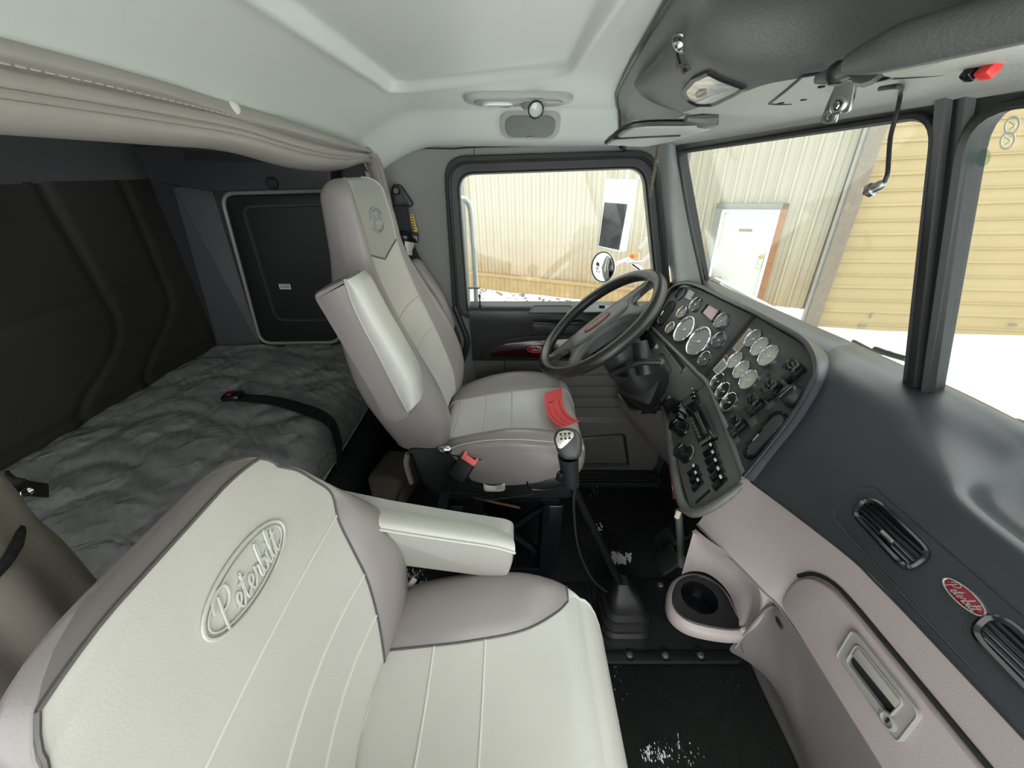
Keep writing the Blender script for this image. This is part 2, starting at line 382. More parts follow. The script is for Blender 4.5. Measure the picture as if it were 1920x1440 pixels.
# windscreen: two flat raked panes and a centre post
n_ws = V((-.40, 0, -.165)).normalized()
WS = frame((.53, 0, 1.42), n_ws)
pl = rnd(px([(1274, 286), (1762, 212), (1696, 775), (1331, 592)], WS), .035, 6)
rt = px([(1824, 206), (1732, 800)], WS)
pr = rnd([rt[0], (.30, rt[0][1] - .004), (.30, rt[1][1] - .02), rt[1]], .05, 6)
if area2(pl) < 0: pl.reverse()
if area2(pr) < 0: pr.reverse()
post = -.5585
for nm, o, lim in (('window_2', pl, (-1.52, post)), ('window_3', pr, (post, .36))):
    f = obj(nm, [rect_hole(WS, (lim[0], lim[1], -.52, .055), o), band(WS, inset(o, -.006), [(0, 0), (0, .008), (.004, .011), (.009, .006), (.009, -.02), (0, -.02)])], M['black_rubber'], kind='structure', ang=30)
    obj('pane', slab(shift(WS, -.016), inset(o, -.004), .004), M['glass_dusty'], f)
PO = frame(WS[0], WS[3])
obj('trim_2', [loops([[w3(a, b, PO, h) for a, h in ((post - .022, 0), (post - .017, .009), (post - .003, .011), (post + .0, .004), (post + .016, .006), (post + .022, 0))] for b in (-.52, -.25, .06)], False, False, False, False)], M['black_plastic'], kind='structure')
# pillar between the driver's window and the windscreen
PL = [[at(1236, 262, y=1.498), at(1256, 262, x=.505), at(1272, 262, x=.535)],
      [at(1243, 400, y=1.498), at(1266, 400, x=.560), at(1293, 400, x=.590)],
      [at(1258, 520, y=1.498), at(1282, 520, x=.625), at(1322, 530, x=.680)],
      [at(1266, 600, y=1.498), at(1292, 600, x=.66), at(1340, 590, x=.70)]]
obj('trim_3', loft(PL, 6, 6), M['pillar_grey'], kind='structure')
obj('trim_4', tube([at(1269, 270, x=.53), at(1290, 400, x=.582), at(1322, 545, x=.68)], .006, 8, 4), M['black_rubber'], kind='structure')
obj('wall_passenger', [abox(-.475, -.33, -.38, -.36, 0, 1.56)], M['wall_vinyl'], kind='structure', smooth=False)
# floor
obj('floor', abox(-1.62, .80, -.40, 1.80, -.03, 0), M['floor'], kind='structure', smooth=False)
obj('trim_5', slab(frame((0, 1.495, 0), (0, -1, 0)), [(.20, .0), (.72, .0), (.72, .05), (.20, .05)], .09), M['black_plastic'], kind='structure')
obj('trim_6', [abox(.22, .70, 1.37 + .02 * i, 1.382 + .02 * i, .045, .056, .002) for i in range(5)], M['black_plastic'], kind='structure')
obj('wall_front', loft([[V((.79, 1.5, .75)), V((.79, .6, .75)), V((.79, -.4, .75))], [V((.78, 1.5, .3)), V((.78, .6, .3)), V((.78, -.4, .3))], [V((.75, 1.5, -.01)), V((.75, .6, -.01)), V((.75, -.4, -.01))]], 3, 3), M['floor'], kind='structure')

# ------------------------------------------------------------------ the driver's door
FX = (V((0, 0, 0)), V((0, 1, 0)), V((0, 0, 1)), V((1, 0, 0)))          # frame whose outline lies in YZ and sweeps along X
def xs(out, x0, x1, **k): return prism((V((0, 0, 0)), FX[1], FX[2], FX[3]), out, [(0, x0), (0, x1)], **k)
D = obj('door_1', [xs([(1.50, .905), (1.455, .902), (1.437, .895), (1.430, .880), (1.436, .83), (1.446, .79), (1.446, .72), (1.452, .665), (1.50, .665)], -.165, .70)], M['black_plastic'], kind='structure', ang=50)
low = [(1.50, .664), (1.455, .664)]
for z in (.60, .545, .49, .435): low += [(1.455, z + .008), (1.463, z + .004), (1.463, z - .004), (1.455, z - .008)]
low += [(1.455, .38), (1.44, .36), (1.44, .12), (1.46, .06), (1.50, .05)]
obj('lower_trim', xs(low, -.155, .70), M['door_lower'], D, ang=30)
obj('trim_seam', tube([V((-.03, 1.454, .664)), V((-.03, 1.454, .55))], .002, 5), M['black_rubber'], D)
PK = frame((0, 1.44, 0), (0, -1, 0))
obj('map_pocket', [band(PK, rnd(px([(1062, 822), (1172, 812), (1180, 872), (1070, 872)], PK), .02), [(0, 0), (0, .008), (.006, .012), (.012, .006), (.012, 0)])], M['black_plastic'], D)
FD = frame((0, 1.446, 0), (0, -1, 0))
ac = px([(918, 668), (922, 655), (945, 644), (1000, 638), (1075, 633), (1115, 632), (1115, 664), (1070, 671)], FD)
obj('accent_panel', slab(FD, rnd(ac, .012), .006, .003), M['burgundy'], D)
obj('accent_rim', tube([w3(a, b, FD, .006) for a, b in px([(905, 672), (912, 652), (940, 638), (1000, 630), (1080, 626)], FD)], .003, 6, 4), M['black_plastic'], D)
bf = move(FD, on(1004, 653, FD), .006)
bd = obj('badge', slab(bf, ell(.034, .015), .004, .002), M['badge_red'], D)
obj('badge_rim', tube([w3(a, b, bf, .004) for a, b in ell(.034, .015)], .0012, 6, closed=True), M['red_plastic'], bd)
obj('badge_script', script(shift(bf, .0045), .052, .0007), M['chrome'], bd)
SL = frame((0, 0, .902), (0, 0, 1), (0, 1, 0))
cup = rnd(px([(1000, 574), (1072, 574), (1082, 588), (990, 588)], SL), .012)
obj('pull_cup', [band(SL, cup, [(0, 0), (0, .004), (.004, .004), (.006, 0)]), slab(shift(SL, .001), cup, .0012)], M['deep_black'], D)
sw = obj('switch_plate', slab(SL, rnd(px([(1095, 574), (1205, 572), (1212, 584), (1092, 587)], SL), .012), .004, .002), M['hub_grey'], D)
for u in (1128, 1150, 1172): obj('window_switch', box(move(SL, on(u, 578, SL), .008), .022, .013, .012, .003), M['gloss_black'], sw)
obj('lock_pin', [lathe(move(SL, at(900, 573, z=.902)), [(.006, 0), (.006, .004), (.003, .005), (.003, .03), (.0045, .031), (.0045, .042), (.003, .044)], 10)], M['black_rubber'], D)
HR = frame((0, 1.436, 0), (0, -1, 0))
obj('door_handle', [slab(HR, rnd(px([(995, 606), (1100, 603), (1105, 618), (1090, 628), (1005, 622)], HR), .012), .008, .003), tube([at(1000, 605, y=1.42), at(1050, 608, y=1.413), at(1095, 606, y=1.42)], .006, 8, 4)], M['black_plastic'], D)
obj('door_seal', tube([at(852, 575, y=1.48), at(866, 610, y=1.478), at(876, 640, y=1.476), at(870, 670, y=1.474), at(856, 705, y=1.47), at(850, 760, y=1.47), at(852, 850, y=1.47)], .011, 8, 5), M['black_rubber'], D)
obj('door_edge', tube([at(838, 575, y=1.49), at(852, 612, y=1.487), at(862, 640, y=1.485), at(856, 668, y=1.483), at(842, 700, y=1.48), at(838, 760, y=1.48)], .006, 8, 5), M['black_rubber'], D)
# ================================================================== THE SLEEPER
SX, SY, BZ = -1.50, 1.78, .60
# rear wall: quilted vinyl with sewn channels and a plain grey band on top
def rear(i, j):
    y = -.40 + 2.2 * i; z = .50 + .83 * j; d = 0
    for c in (1.36, 1.63):
        yc = c + .02 * math.cos((z - .6) * 2) + (.28 * (1 - sstep(.62, .95, z)) ** 2 * (-1))
        d += .012 * math.exp(-((y - yc) / .014) ** 2)
    for c in (.96, .62): d += .012 * math.exp(-((z - c) / .014) ** 2) * .5
    return V((SX + .02 - d + .012 * math.sin(y * 9) * math.sin(z * 6), y, z))
obj('wall_sleeper_rear', grid(rear, 150, 70), M['sleeper_quilt'], kind='structure', ang=80)
obj('trim_7', [abox(SX - .03, SX + .012, -.40, 1.80, 1.325, 1.60)], M['sleeper_grey'], kind='structure', smooth=False)
SW = frame((0, SY, 0), (0, -1, 0))
obj('wall_sleeper_side', [abox(SX, -.46, SY, SY + .02, 0, 1.62)], M['sleeper_dark'], kind='structure', smooth=False)
obj('wall_cab_rear', [abox(-.475, -.445, 1.47, SY + .02, 0, 1.62)], M['wall_vinyl'], kind='structure', smooth=False)
RWf = frame((0, -.41, 0), (0, 1, 0)); rwo = rrect(.80, .66, .06, 5, cx=.98, cy=1.08)
obj('added_window', [band(RWf, rwo, [(-.02, -.012), (-.02, .012), (.012, .012), (.012, -.012)])], M['black_rubber'], kind='structure')  # added, unseen opening that lets daylight in onto the mattress
obj('wall_sleeper_right', rect_hole(RWf, (.50, 1.53, 0, 1.62), rwo), M['sleeper_dark'], kind='structure', smooth=False)
obj('ceiling.001', abox(SX - .03, -.44, -.42, SY + .02, 1.60, 1.62), M['sleeper_grey'], kind='structure', smooth=False)
obj('trim_8', [slab(SW, rnd(px([(330, 350), (400, 350), (492, 645), (412, 650)], SW), .005), .02, .006)], M['sleeper_grey'], kind='structure')
cb = thing('overhead_cabinet', (-1.0, SY - .1, 1.36), 'dark cabinet high on the sleeper side wall above the bunk door', 'cabinet')
obj('body', slab(shift(SW, .0), rnd(px([(285, 275), (330, 250), (640, 250), (640, 352), (430, 358), (330, 340)], SW), .01), .10, .01), M['sleeper_dark'], cb)
obj('shelf_opening', slab(shift(SW, .10), rnd(px([(345, 282), (560, 290), (640, 296), (640, 310), (345, 300)], shift(SW, .1)), .006), .002), M['deep_black'], cb)
obj('latch', lathe(move(SW, on(512, 344, shift(SW, .1)), .0), [(.022, 0), (.022, .012), (.016, .018)], 16), M['deep_black'], cb)
# access door in the side wall with a pale edge trim
do = rnd(px([(417, 362), (640, 356), (640, 640), (492, 642)], SW), .06, 6)
dr = thing('sleeper_access_door', (-.95, SY, .65), 'dark access door with a thin pale edge trim behind the driver seat', 'door')
obj('panel', slab(SW, inset(do, .012), .012, .004), M['deep_black'], dr)
obj('edge_trim', tube([w3(a, b, SW, .012) for a, b in do], .008, 6, closed=True), M['handle_grey'], dr)
obj('inner_panel', band(shift(SW, .012), rnd(px([(455, 385), (640, 380), (640, 600), (520, 600)], SW), .05), [(0, 0), (0, .006), (.008, .006), (.012, 0)]), M['sleeper_dark'], dr)
lf = move(SW, on(537, 536, SW), .0135)
st_ = obj('sticker', box(lf, .052, .024, .001), M['white_ink'], dr)
obj('sticker_print', [box(move(lf, w3(0, h, lf), .001), .044, .003, .001) for h in (-.005, .001, .007)], M['bezel_grey'], st_)
# bunk box, mattress and its clear wrap
def hashn(a, b):
    return math.sin(a * 12.9 + b * 78.2) * .5 + math.sin(a * 37.1 - b * 21.7) * .3 + math.sin(a * 71.3 + b * 53.9) * .2
def quilt(x, y):
    u = y * 7.2 + .35 * math.sin(x * 12); w = x * 9 + .25 * math.sin(y * 20)
    s = abs(math.sin(w * math.pi / 2 + .6 * math.sin(u * math.pi)))
    t = abs(math.sin(u * math.pi / 2))
    return .016 * min(s, 1) ** .5 * min(1, t * 1.6 + .25)
BX0, BX1, BY0, BY1 = SX + .02, -.655, -.36, SY - .005
def bedtop(x, y, lift=0):
    e = min(x - BX0, BX1 - x, y - BY0, BY1 - y); r = .025
    drop = r - math.sqrt(max(0, r * r - max(0, r - e) ** 2)) if e < r else 0
    return BZ - .012 + quilt(x, y) * sstep(0, .04, e) - drop + lift
nx, ny = 110, 200
vv = []; ff = []
def mattress_geo(lift, wr):
    def fn(i, j):
        y = BY0 + (BY1 - BY0) * j
        if i < .8:
            x = BX0 + (BX1 - BX0) * i / .8
            z = bedtop(x, y, lift)
            if wr: z += .003 * hashn(x * 1.3, y * .9) + .003 * math.sin(14 * (x * .6 + y * .8) + 3 * math.sin(5 * x)) * sstep(.9, 1.3, y + .3 * x)
            return V((x, y, z))
        t = (i - .8) / .2
        return V((BX1 + (.006 if wr else 0) + .010 * math.sin(t * math.pi) + (.003 * hashn(y * 2, t) if wr else 0), y, BZ - .036 + lift - .15 * t))
    return grid(fn, 130, 210)
bd = thing('bunk_mattress', (-1.08, .7, .44), 'grey quilted bunk mattress in clear plastic wrap in the sleeper', 'mattress')
obj('mattress', mattress_geo(0, False), M['quilt'], bd, ang=70)
def wrapmat():
    m = bpy.data.materials.new('clear_film'); m.use_nodes = True; nt = m.node_tree; N = nt.nodes; L = nt.links; N.clear()
    o = N.new('ShaderNodeOutputMaterial'); t = N.new('ShaderNodeBsdfTransparent'); t.inputs[0].default_value = (.92, .94, .93, 1)
    g = N.new('ShaderNodeBsdfGlossy'); g.inputs['Roughness'].default_value = .2; g.inputs[0].default_value = (.9, .93, .93, 1)
    d = N.new('ShaderNodeBsdfDiffuse'); d.inputs[0].default_value = (.80, .82, .80, 1)
    tc = N.new('ShaderNodeTexCoord'); n = N.new('ShaderNodeTexNoise'); n.inputs['Scale'].default_value = 11; n.inputs['Detail'].default_value = 5; n.inputs['Distortion'].default_value = 1.6
    L.new(tc.outputs['Object'], n.inputs[0]); b = N.new('ShaderNodeBump'); b.inputs['Strength'].default_value = .9; b.inputs['Distance'].default_value = .02
    L.new(n.outputs['Fac'], b.inputs['Height']); L.new(b.outputs[0], g.inputs['Normal']); L.new(b.outputs[0], d.inputs['Normal'])
    m1 = N.new('ShaderNodeMixShader'); m1.inputs[0].default_value = .30; L.new(t.outputs[0], m1.inputs[1]); L.new(d.outputs[0], m1.inputs[2])
    lw = N.new('ShaderNodeLayerWeight'); lw.inputs[0].default_value = .5; L.new(b.outputs[0], lw.inputs['Normal'])
    m2 = N.new('ShaderNodeMixShader'); L.new(lw.outputs['Fresnel'], m2.inputs[0]); L.new(m1.outputs[0], m2.inputs[1]); L.new(g.outputs[0], m2.inputs[2]); L.new(m2.outputs[0], o.inputs[0])
    return m
M['clear_film'] = wrapmat()
obj('plastic_wrap', mattress_geo(.013, True), M['clear_film'], bd, ang=80)
bb = thing('bunk_box', (-1.08, .7, 0), 'dark bunk box under the wrapped mattress', 'bed base')
obj('box', abox(SX + .03, BX1 - .03, BY0, BY1, .0, BZ - .19, .01), M['sleeper_dark'], bb)
obj('front_rail', abox(BX1 - .03, BX1 - .01, BY0, BY1, BZ - .24, BZ - .185, .005), M['deep_black'], bb)
sp = thing('bunk_strap', at(600, 780, z=.6), 'black restraint strap lying across the wrapped mattress edge', 'strap')
a = at(448, 745, z=.622); b = at(515, 752, z=.622); c = at(572, 768, z=.622); e = at(612, 790, z=.602); f_ = V((BX1 + .028, e.y, .555)); g_ = V((BX1 + .028, e.y - .02, .43))
obj('webbing', ribbon([a, b, c, V((BX1 - .028, c.y * .4 + e.y * .6, .622)), V((BX1 + .012, e.y, .612)), V((BX1 + .030, e.y, .580)), V((BX1 + .032, e.y, .50)), g_], .05, .004, (0, 1, 0), 8), M['webbing'], sp)
bk = obj('buckle', box(frame(a + V((-.02, 0, .006)), (0, 0, 1), (-.1, 1, 0)), .065, .052, .022, .008), M['gloss_black'], sp)
obj('release_button', box(frame(a + V((-.028, 0, .017)), (0, 0, 1), (-.1, 1, 0)), .02, .03, .006, .002), M['badge_red'], sp)
# padded vinyl roll around the sleeper opening
hr = thing('padded_roll', (-.45, .8, 1.39), 'padded taupe vinyl roll along the top of the sleeper opening', 'trim', 'padded rolls round the sleeper opening')
HX = -.452
ys = [-.38, -.1, .2, .42, .60, .75, .95, 1.15, 1.33, 1.41]
def hsec(y):
    top = 1.462 if y < .5 else 1.462 - .045 * ((y - .5) / .9) ** 1.3; bot = 1.392 - .030 * sstep(.7, 1.05, y) + .02 * sstep(1.15, 1.4, y)
    pinch = .010 * math.exp(-((y - .76) / .05) ** 2)
    return [V((HX + a, y, bot + (top - bot) * b)) for a, b in ((-.03, 1.02), (.0, 1.05), (.016 - pinch, .92), (.018 - pinch, .78), (.006, .70), (.012, .62), (.014, .48), (.006, .38), (.012, .30), (.006, .1), (-.012, -.03), (-.035, .0), (-.05, .3), (-.05, .8))]
obj('padding', loft([hsec(y) for y in ys], 3, 7, True), M['roll_vinyl'], hr, ang=60)
obj('welt', tube([hsec(y)[7] + V((.004, 0, 0)) for y in ys], .0042, 6, 6), M['roll_vinyl'], hr)
obj('stitching', [tube([hsec(y)[4] + V((.003, 0, .001)), hsec(y + .008)[4] + V((.003, 0, .001))], .0011, 4) for y in [.30 + .0125 * i for i in range(36)]], M['stitch'], hr)
for y, dz in ((.755, 0), (1.405, -.006)):
    p = hsec(y)[2]; obj('snap', lathe(frame(p + V((-.002, 0, dz)), (1, -.5, .1)), [(.009, 0), (.009, .004), (.006, .0065), (.002, .007)], 16), M['white_plastic'], hr)
sr = thing('padded_roll', (-.45, 1.45, .9), 'padded vinyl roll running down beside the belt anchor behind the driver seat', 'trim', 'padded rolls round the sleeper opening')
pts = [V((-.452, 1.385, 1.405)), V((-.45, 1.43, 1.39)), V((-.445, 1.455, 1.34)), V((-.435, 1.463, 1.24)), V((-.43, 1.465, 1.05)), V((-.43, 1.465, .6))]
obj('padding', tube(pts, [.022, .024, .024, .022, .022, .022], 12, 6), M['roll_vinyl'], sr)
obj('welt', tube([p + V((.017, -.017, -.002)) for p in pts], .004, 6, 6), M['roll_vinyl'], sr)
obj('inner_flap', loft([[V((-.455, 1.36, 1.36)), V((-.455, 1.40, 1.35)), V((-.455, 1.43, 1.32))], [V((-.47, 1.40, 1.24)), V((-.468, 1.43, 1.24)), V((-.462, 1.45, 1.24))], [V((-.48, 1.44, 1.05)), V((-.475, 1.45, 1.05)), V((-.47, 1.46, 1.05))]], 4, 4), M['roll_vinyl'], sr)
# gathered curtain tied back on the near side
cu = thing('gathered_curtain', (-.62, .238, .62), 'brownish vinyl curtain gathered at the left edge behind the passenger seat', 'curtain')
def cur(i, j):
    th = i * 2 * math.pi; z = 1.597 - .977 * j
    rr = .085 + .012 * math.sin(3 * th + z * 5) + .006 * math.sin(7 * th) - .004 * math.exp(-((z - 1.0) / .03) ** 2)
    return V((-.62 + rr * 1.1 * math.cos(th), .238 + rr * math.sin(th), z))
obj('folds', grid(cur, 64, 50), M['curtain_vinyl'], cu, ang=80)
obj('tie_strap', tube([V((-.62 + .0865 * 1.1 * math.cos(t), .238 + .0865 * math.sin(t), 1.0 + .01 * math.sin(t))) for t in [k * math.pi / 12 for k in range(24)]], .003, 6, closed=True, flat=2.2, up=(0, 0, 1)), M['webbing'], cu)
tp = at(52, 918, x=-.66)
obj('strap_tail', ribbon([at(10, 890, x=-.68), at(38, 912, x=-.665), at(88, 920, x=-.69)], .02, .004, (0, .2, 1), 5), M['webbing'], cu)
obj('snap', lathe(frame(at(52, 922, x=-.655), (.6, -.6, .3)), [(.006, 0), (.006, .003), (.003, .005)], 12), M['chrome'], cu)
# ================================================================== SEATS
def lerp_sec(S, n):
    ks = []; m = len(S)
    for i in range(n + 1):
        t = i / n * (m - 1); k = min(int(t), m - 2); f = t - k
        g = lambda j: S[max(0, min(m - 1, j))]
        ks.append([cr(V((a, 0, 0)), V((b, 0, 0)), V((c, 0, 0)), V((d, 0, 0)), f).x for a, b, c, d in zip(g(k - 1), g(k), g(k + 1), g(k + 2))])
    return ks
def caps(sec, h, sgn, steps=6):
    s, f, w, wi, b, t = sec; o = []
    for k in range(1, steps + 1):
        a = math.pi / 2 * k / steps * .97; c = math.cos(a)
        ww = w * (1 - (1 - c ** .7) * .55)
        o.append([s + sgn * h * math.sin(a), f - t * .5 * (1 - c), ww, wi * ww / w, b * c, t * max(c, .06)])
    return o
NI, NB = 16, 26
def ringpts(s, f, w, wi, b, t):
    """half-open ring: insert points -wi..wi then the cover round the back"""
    e = b * .30
    ins = [(wi * (2 * k / NI - 1), f + e * (2 * k / NI - 1) ** 2) for k in range(NI + 1)]
    d = w - wi; q = min(1, t / .09)
    R = [(wi, f + e), (wi + .16 * d, f + e + (b - e) * .55), (wi + .5 * d, f + b), (wi + .85 * d, f + b * .72), (w, f + b * .1 - .012 * q), (w + .002 * q, f - t * .45), (w - .012 * q, f - t * .85), (w * .8, f - t), (w * .35, f - t), (0, f - t)]
    Rs = [(p.x, p.y) for p in spline([(a, c, 0) for a, c in R], 3)]
    return ins, Rs
def pad(S, n, mp, h0, h1):
    secs = lerp_sec(S, n)
    A = caps(secs[0], h0, -1)[::-1]; B = caps(secs[-1], h1, 1); allr = A + secs + B
    ins, cov = [], []
    for q in allr:
        i, r = ringpts(*q); s = q[0]
        ins.append([mp(s, d, y) for y, d in i])
        cov.append([mp(s, d, y) for y, d in r] + [mp(s, d, -y) for y, d in r[-2::-1]])
    return ins, cov, allr, len(A)
def surf_line(ins, rows_s, allr, s, lift=.0015, normal=V((0, 0, 0))):
    k = min(range(len(rows_s) - 1), key=lambda i: abs(rows_s[i] - s) + (0 if (rows_s[i] - s) * (rows_s[i + 1] - s) <= 0 else 9))
    a, b = rows_s[k], rows_s[k + 1]; f = (s - a) / (b - a) if abs(b - a) > 1e-9 else 0
    return [p.lerp(q, f) + normal * lift for p, q in zip(ins[k], ins[k + 1])]
def open_loops(L): return loops(L, False, False, False, False)
def build_pad(root, nm, S, n, mp, h0, h1, nrm, lines, split=None, pipe='stitch', lm='pale_piping', edge=None, nose=None):
    ins, cov, allr, na = pad(S, n, mp, h0, h1); rs = [q[0] for q in allr]
    cap = lambda L: ([p for p in L], [tuple(range(len(L)))])
    if edge is not None:      # the cover wraps over the top edge of the insert
        k = edge; extra = [open_loops(ins[-k - 1:])]
        obj(nm + '_insert', open_loops(ins[:-k]), M['light_vinyl'], root, ang=60)
        obj('edge_piping', tube([p + nrm * .0008 for p in ins[-k - 1]], .0022, 6), M[pipe], root)
    elif split is None:
        obj(nm + '_insert', open_loops(ins), M['light_vinyl'], root, ang=60)
    else:
        k = min(range(len(rs)), key=lambda i: abs(rs[i] - split))
        dip = lambda L, d: L
        obj(nm + '_insert', open_loops(ins[:k + 1]), M['light_vinyl'], root, ang=60)
        obj('headrest_panel', open_loops(ins[k:]), M['head_vinyl'], root, ang=60)
        obj('headrest_seam', tube([p + nrm * .001 for p in ins[k]], .0022, 6), M['dark_vinyl'], root)
    m = len(cov); kn = m if nose is None else next(i for i in range(m) if rs[i] > nose)
    obj(nm + '_cover', [open_loops(cov[:kn]), cap(cov[0] + ins[0][1:-1])] + ([cap(cov[-1] + ins[-1][1:-1])] if nose is None else []), M['taupe_vinyl'], root, ang=60)
    if edge is not None: obj('edge_panel', extra, M['shaded_vinyl'], root, ang=60)
    if nose is not None:
        obj(nm + '_nose', [open_loops(cov[kn - 1:]), cap(cov[-1] + ins[-1][1:-1])], M['light_vinyl'], root, ang=60)
        for q in (cov[kn - 1][:14], cov[kn - 1][-14:]): obj('nose_piping', tube([p + nrm * .0006 for p in q], .0022, 6), M[pipe], root)
    e0 = len(ins) - (edge or 0)
    for j in (0, -1): obj(nm + '_piping', tube([r[j] + nrm * .0008 for r in ins[:min(e0, kn)]], .0022, 6), M[pipe], root)
    for s in lines: obj('sewn_line', tube(surf_line(ins, rs, allr, s, .0006, nrm), .0019, 6), M[lm], root)
    return ins, cov, rs
# ---- driver seat
ds = thing('driver_seat', (-.05, 1.10, 0), 'tall light grey leather driver seat with headrest facing the steering wheel', 'seat', 'cab seats')
CY = 1.10
def vdip(s, y): return -.035 * max(0, 1 - abs(y) / .125) * math.exp(-((s - 1.175) / .05) ** 2)
SB = [[.67, -.215, .225, .105, .030, .13], [.74, -.228, .245, .115, .050, .14], [.84, -.262, .250, .125, .062, .145], [.94, -.295, .238, .130, .052, .135],
      [1.03, -.322, .212, .128, .036, .12], [1.11, -.342, .178, .125, .022, .105], [1.17, -.352, .160, .122, .014, .092], [1.24, -.357, .153, .120, .010, .085], [1.30, -.366, .146, .115, .008, .075]]
db = build_pad(ds, 'backrest', SB, 56, lambda s, d, y: V((d, CY + y, s + vdip(s, y))), .05, .045, V((.9, 0, .3)), [1.005, .90, .825, .765], split=1.175, lm='stitch')
SCu = [[-.20, .605, .215, .115, .030, .09], [-.12, .612, .235, .118, .055, .11], [-.02, .625, .240, .122, .068, .13], [.07, .635, .240, .128, .060, .13], [.14, .640, .235, .140, .040, .12], [.185, .632, .225, .165, .020, .10]]
dc = build_pad(ds, 'cushion', SCu, 44, lambda s, d, y: V((s, CY + y, d)), .04, .045, V((0, 0, 1)), [-.188, -.093, 0.0], lm='stitch')
FS = frame((0, .862, 0), (0, -1, 0))
def side(pxs, y0, h, bev, r=.015, k=4):
    f = frame((0, y0, 0), (0, -1, 0)); return slab(f, rnd(px(pxs, shift(f, h)), r, k), h, bev)
obj('cushion_side', slab(frame((0, .880, 0), (0, -1, 0)), rnd(px([(834, 852), (880, 838), (960, 833), (1040, 838), (1062, 850), (1062, 892), (1010, 899), (905, 896), (860, 880)], FS), .012), .014, .012), M['taupe_vinyl'], ds)
obj('side_stitch', tube([on(u, v, FS) + V((0, .006, .006)) for u, v in ((836, 850), (870, 838), (920, 831), (980, 830), (1050, 836))], .0016, 5, 4), M['stitch'], ds)
sk = obj('seat_skirt', [side([(762, 846), (782, 842), (845, 848), (872, 884), (905, 896), (1010, 899), (1075, 890), (1080, 905), (1000, 922), (900, 926), (820, 924), (795, 912)], .885, .02, .006), abox(-.24, .20, .89, 1.32, .44, .56, .02)], M['black_plastic'], ds)
FS2 = frame((0, .864, 0), (0, -1, 0))
obj('skirt_bead', [tube([on(u, v, FS2) for u, v in ((770, 850), (788, 895), (805, 916), (830, 922), (900, 924), (980, 920))], .004, 6, 4), tube([on(u, v, FS2) for u, v in ((872, 884), (885, 908), (900, 920))], .004, 6, 4), tube([on(u, v, FS2) for u, v in ((988, 900), (994, 916), (1030, 917), (1075, 905))], .003, 6, 4)], M['gloss_black'], ds)
obj('hinge_cover', [ball(on(834, 843, FS2), (.022, .012, .012))], M['chrome'], ds)
kn = on(926, 911, FS2)
obj('adjuster_knob', [loft([[kn + V((a, -.004 - h, .012 - .006 * math.sin(math.pi * (a + .03) / .06) * 1.0)), kn + V((a, -.012 - h, .004 - .006 * math.sin(math.pi * (a + .03) / .06))), kn + V((a, -.012 - h, -.010)), kn + V((a, -.002, -.014))] for a, h in ((-.032, -.008), (-.026, 0), (-.01, .002), (.01, .002), (.026, 0), (.034, -.008))], 4, 4)] + [abox(kn.x + .008 + .005 * i, kn.x + .0105 + .005 * i, kn.y - .016, kn.y - .010, kn.z + .0, kn.z + .012) for i in range(5)], M['cream_knob'], ds)
# folded-up armrest on the near side
arm = thing('armrest_pivot', (0, 0, 0), None, None) if False else None
a1 = side([(586, 560), (588, 550), (640, 524), (652, 520), (672, 560), (712, 640), (752, 712), (772, 760), (768, 784), (738, 796), (716, 782), (700, 750)], .835, .070, .010, .012)
ar = obj('armrest', a1, M['taupe_vinyl'], ds)
fa = frame((0, .762, 0), (0, -1, 0))
Lp = [on(u, v, fa) for u, v in ((646, 523), (652, 542), (664, 577), (683, 616), (703, 653), (740, 726), (764, 771))]
Rp = [on(u, v, fa) for u, v in ((658, 522), (673, 537), (692, 572), (713, 610), (737, 650), (772, 715), (780, 760))]
obj('armrest_pad', loft([[l + V((.0, .004, 0)), l, l.lerp(r, .5) + V((0, -.006, 0)), r + V((-.002, -.001, 0)), r + V((.006, .018, .003)), r + V((.006, .05, .003)), r + V((0, .078, 0)), l + V((.006, .082, 0))] for l, r in zip(Lp, Rp)], 4, 5), M['light_vinyl'], ar, ang=70)
obj('armrest_welt', tube([l + V((0, -.001, 0)) for l in Lp], .0028, 6, 4), M['head_vinyl'], ar)
obj('far_armrest', slab(frame((0, 1.445, 0), (0, -1, 0)), rnd([(-.40, 1.06), (-.34, 1.09), (-.26, .95), (-.22, .82), (-.25, .78), (-.33, .84)], .03), .06, .012), M['taupe_vinyl'], ds)
# seat emblems: a pressed oval with script
def emblem(root, c, n, up, w, h, r, m):
    f = frame(c, n, up)
    e = obj('emblem', [tube([w3(a, b, f, 0) for a, b in ell(w / 2, h / 2, 40)], r, 6, closed=True), tube([w3(a, b, f, 0) for a, b in ell(w / 2 - r * 3, h / 2 - r * 3, 40)], r * .5, 6, closed=True)], m, root)
    obj('emblem_script', script(f, w * .76, r * .75), m, e)
emblem(ds, V((-.3565, CY, 1.245)), (1, 0, .1), (0, 0, 1), .105, .062, .0022, M['head_vinyl'])
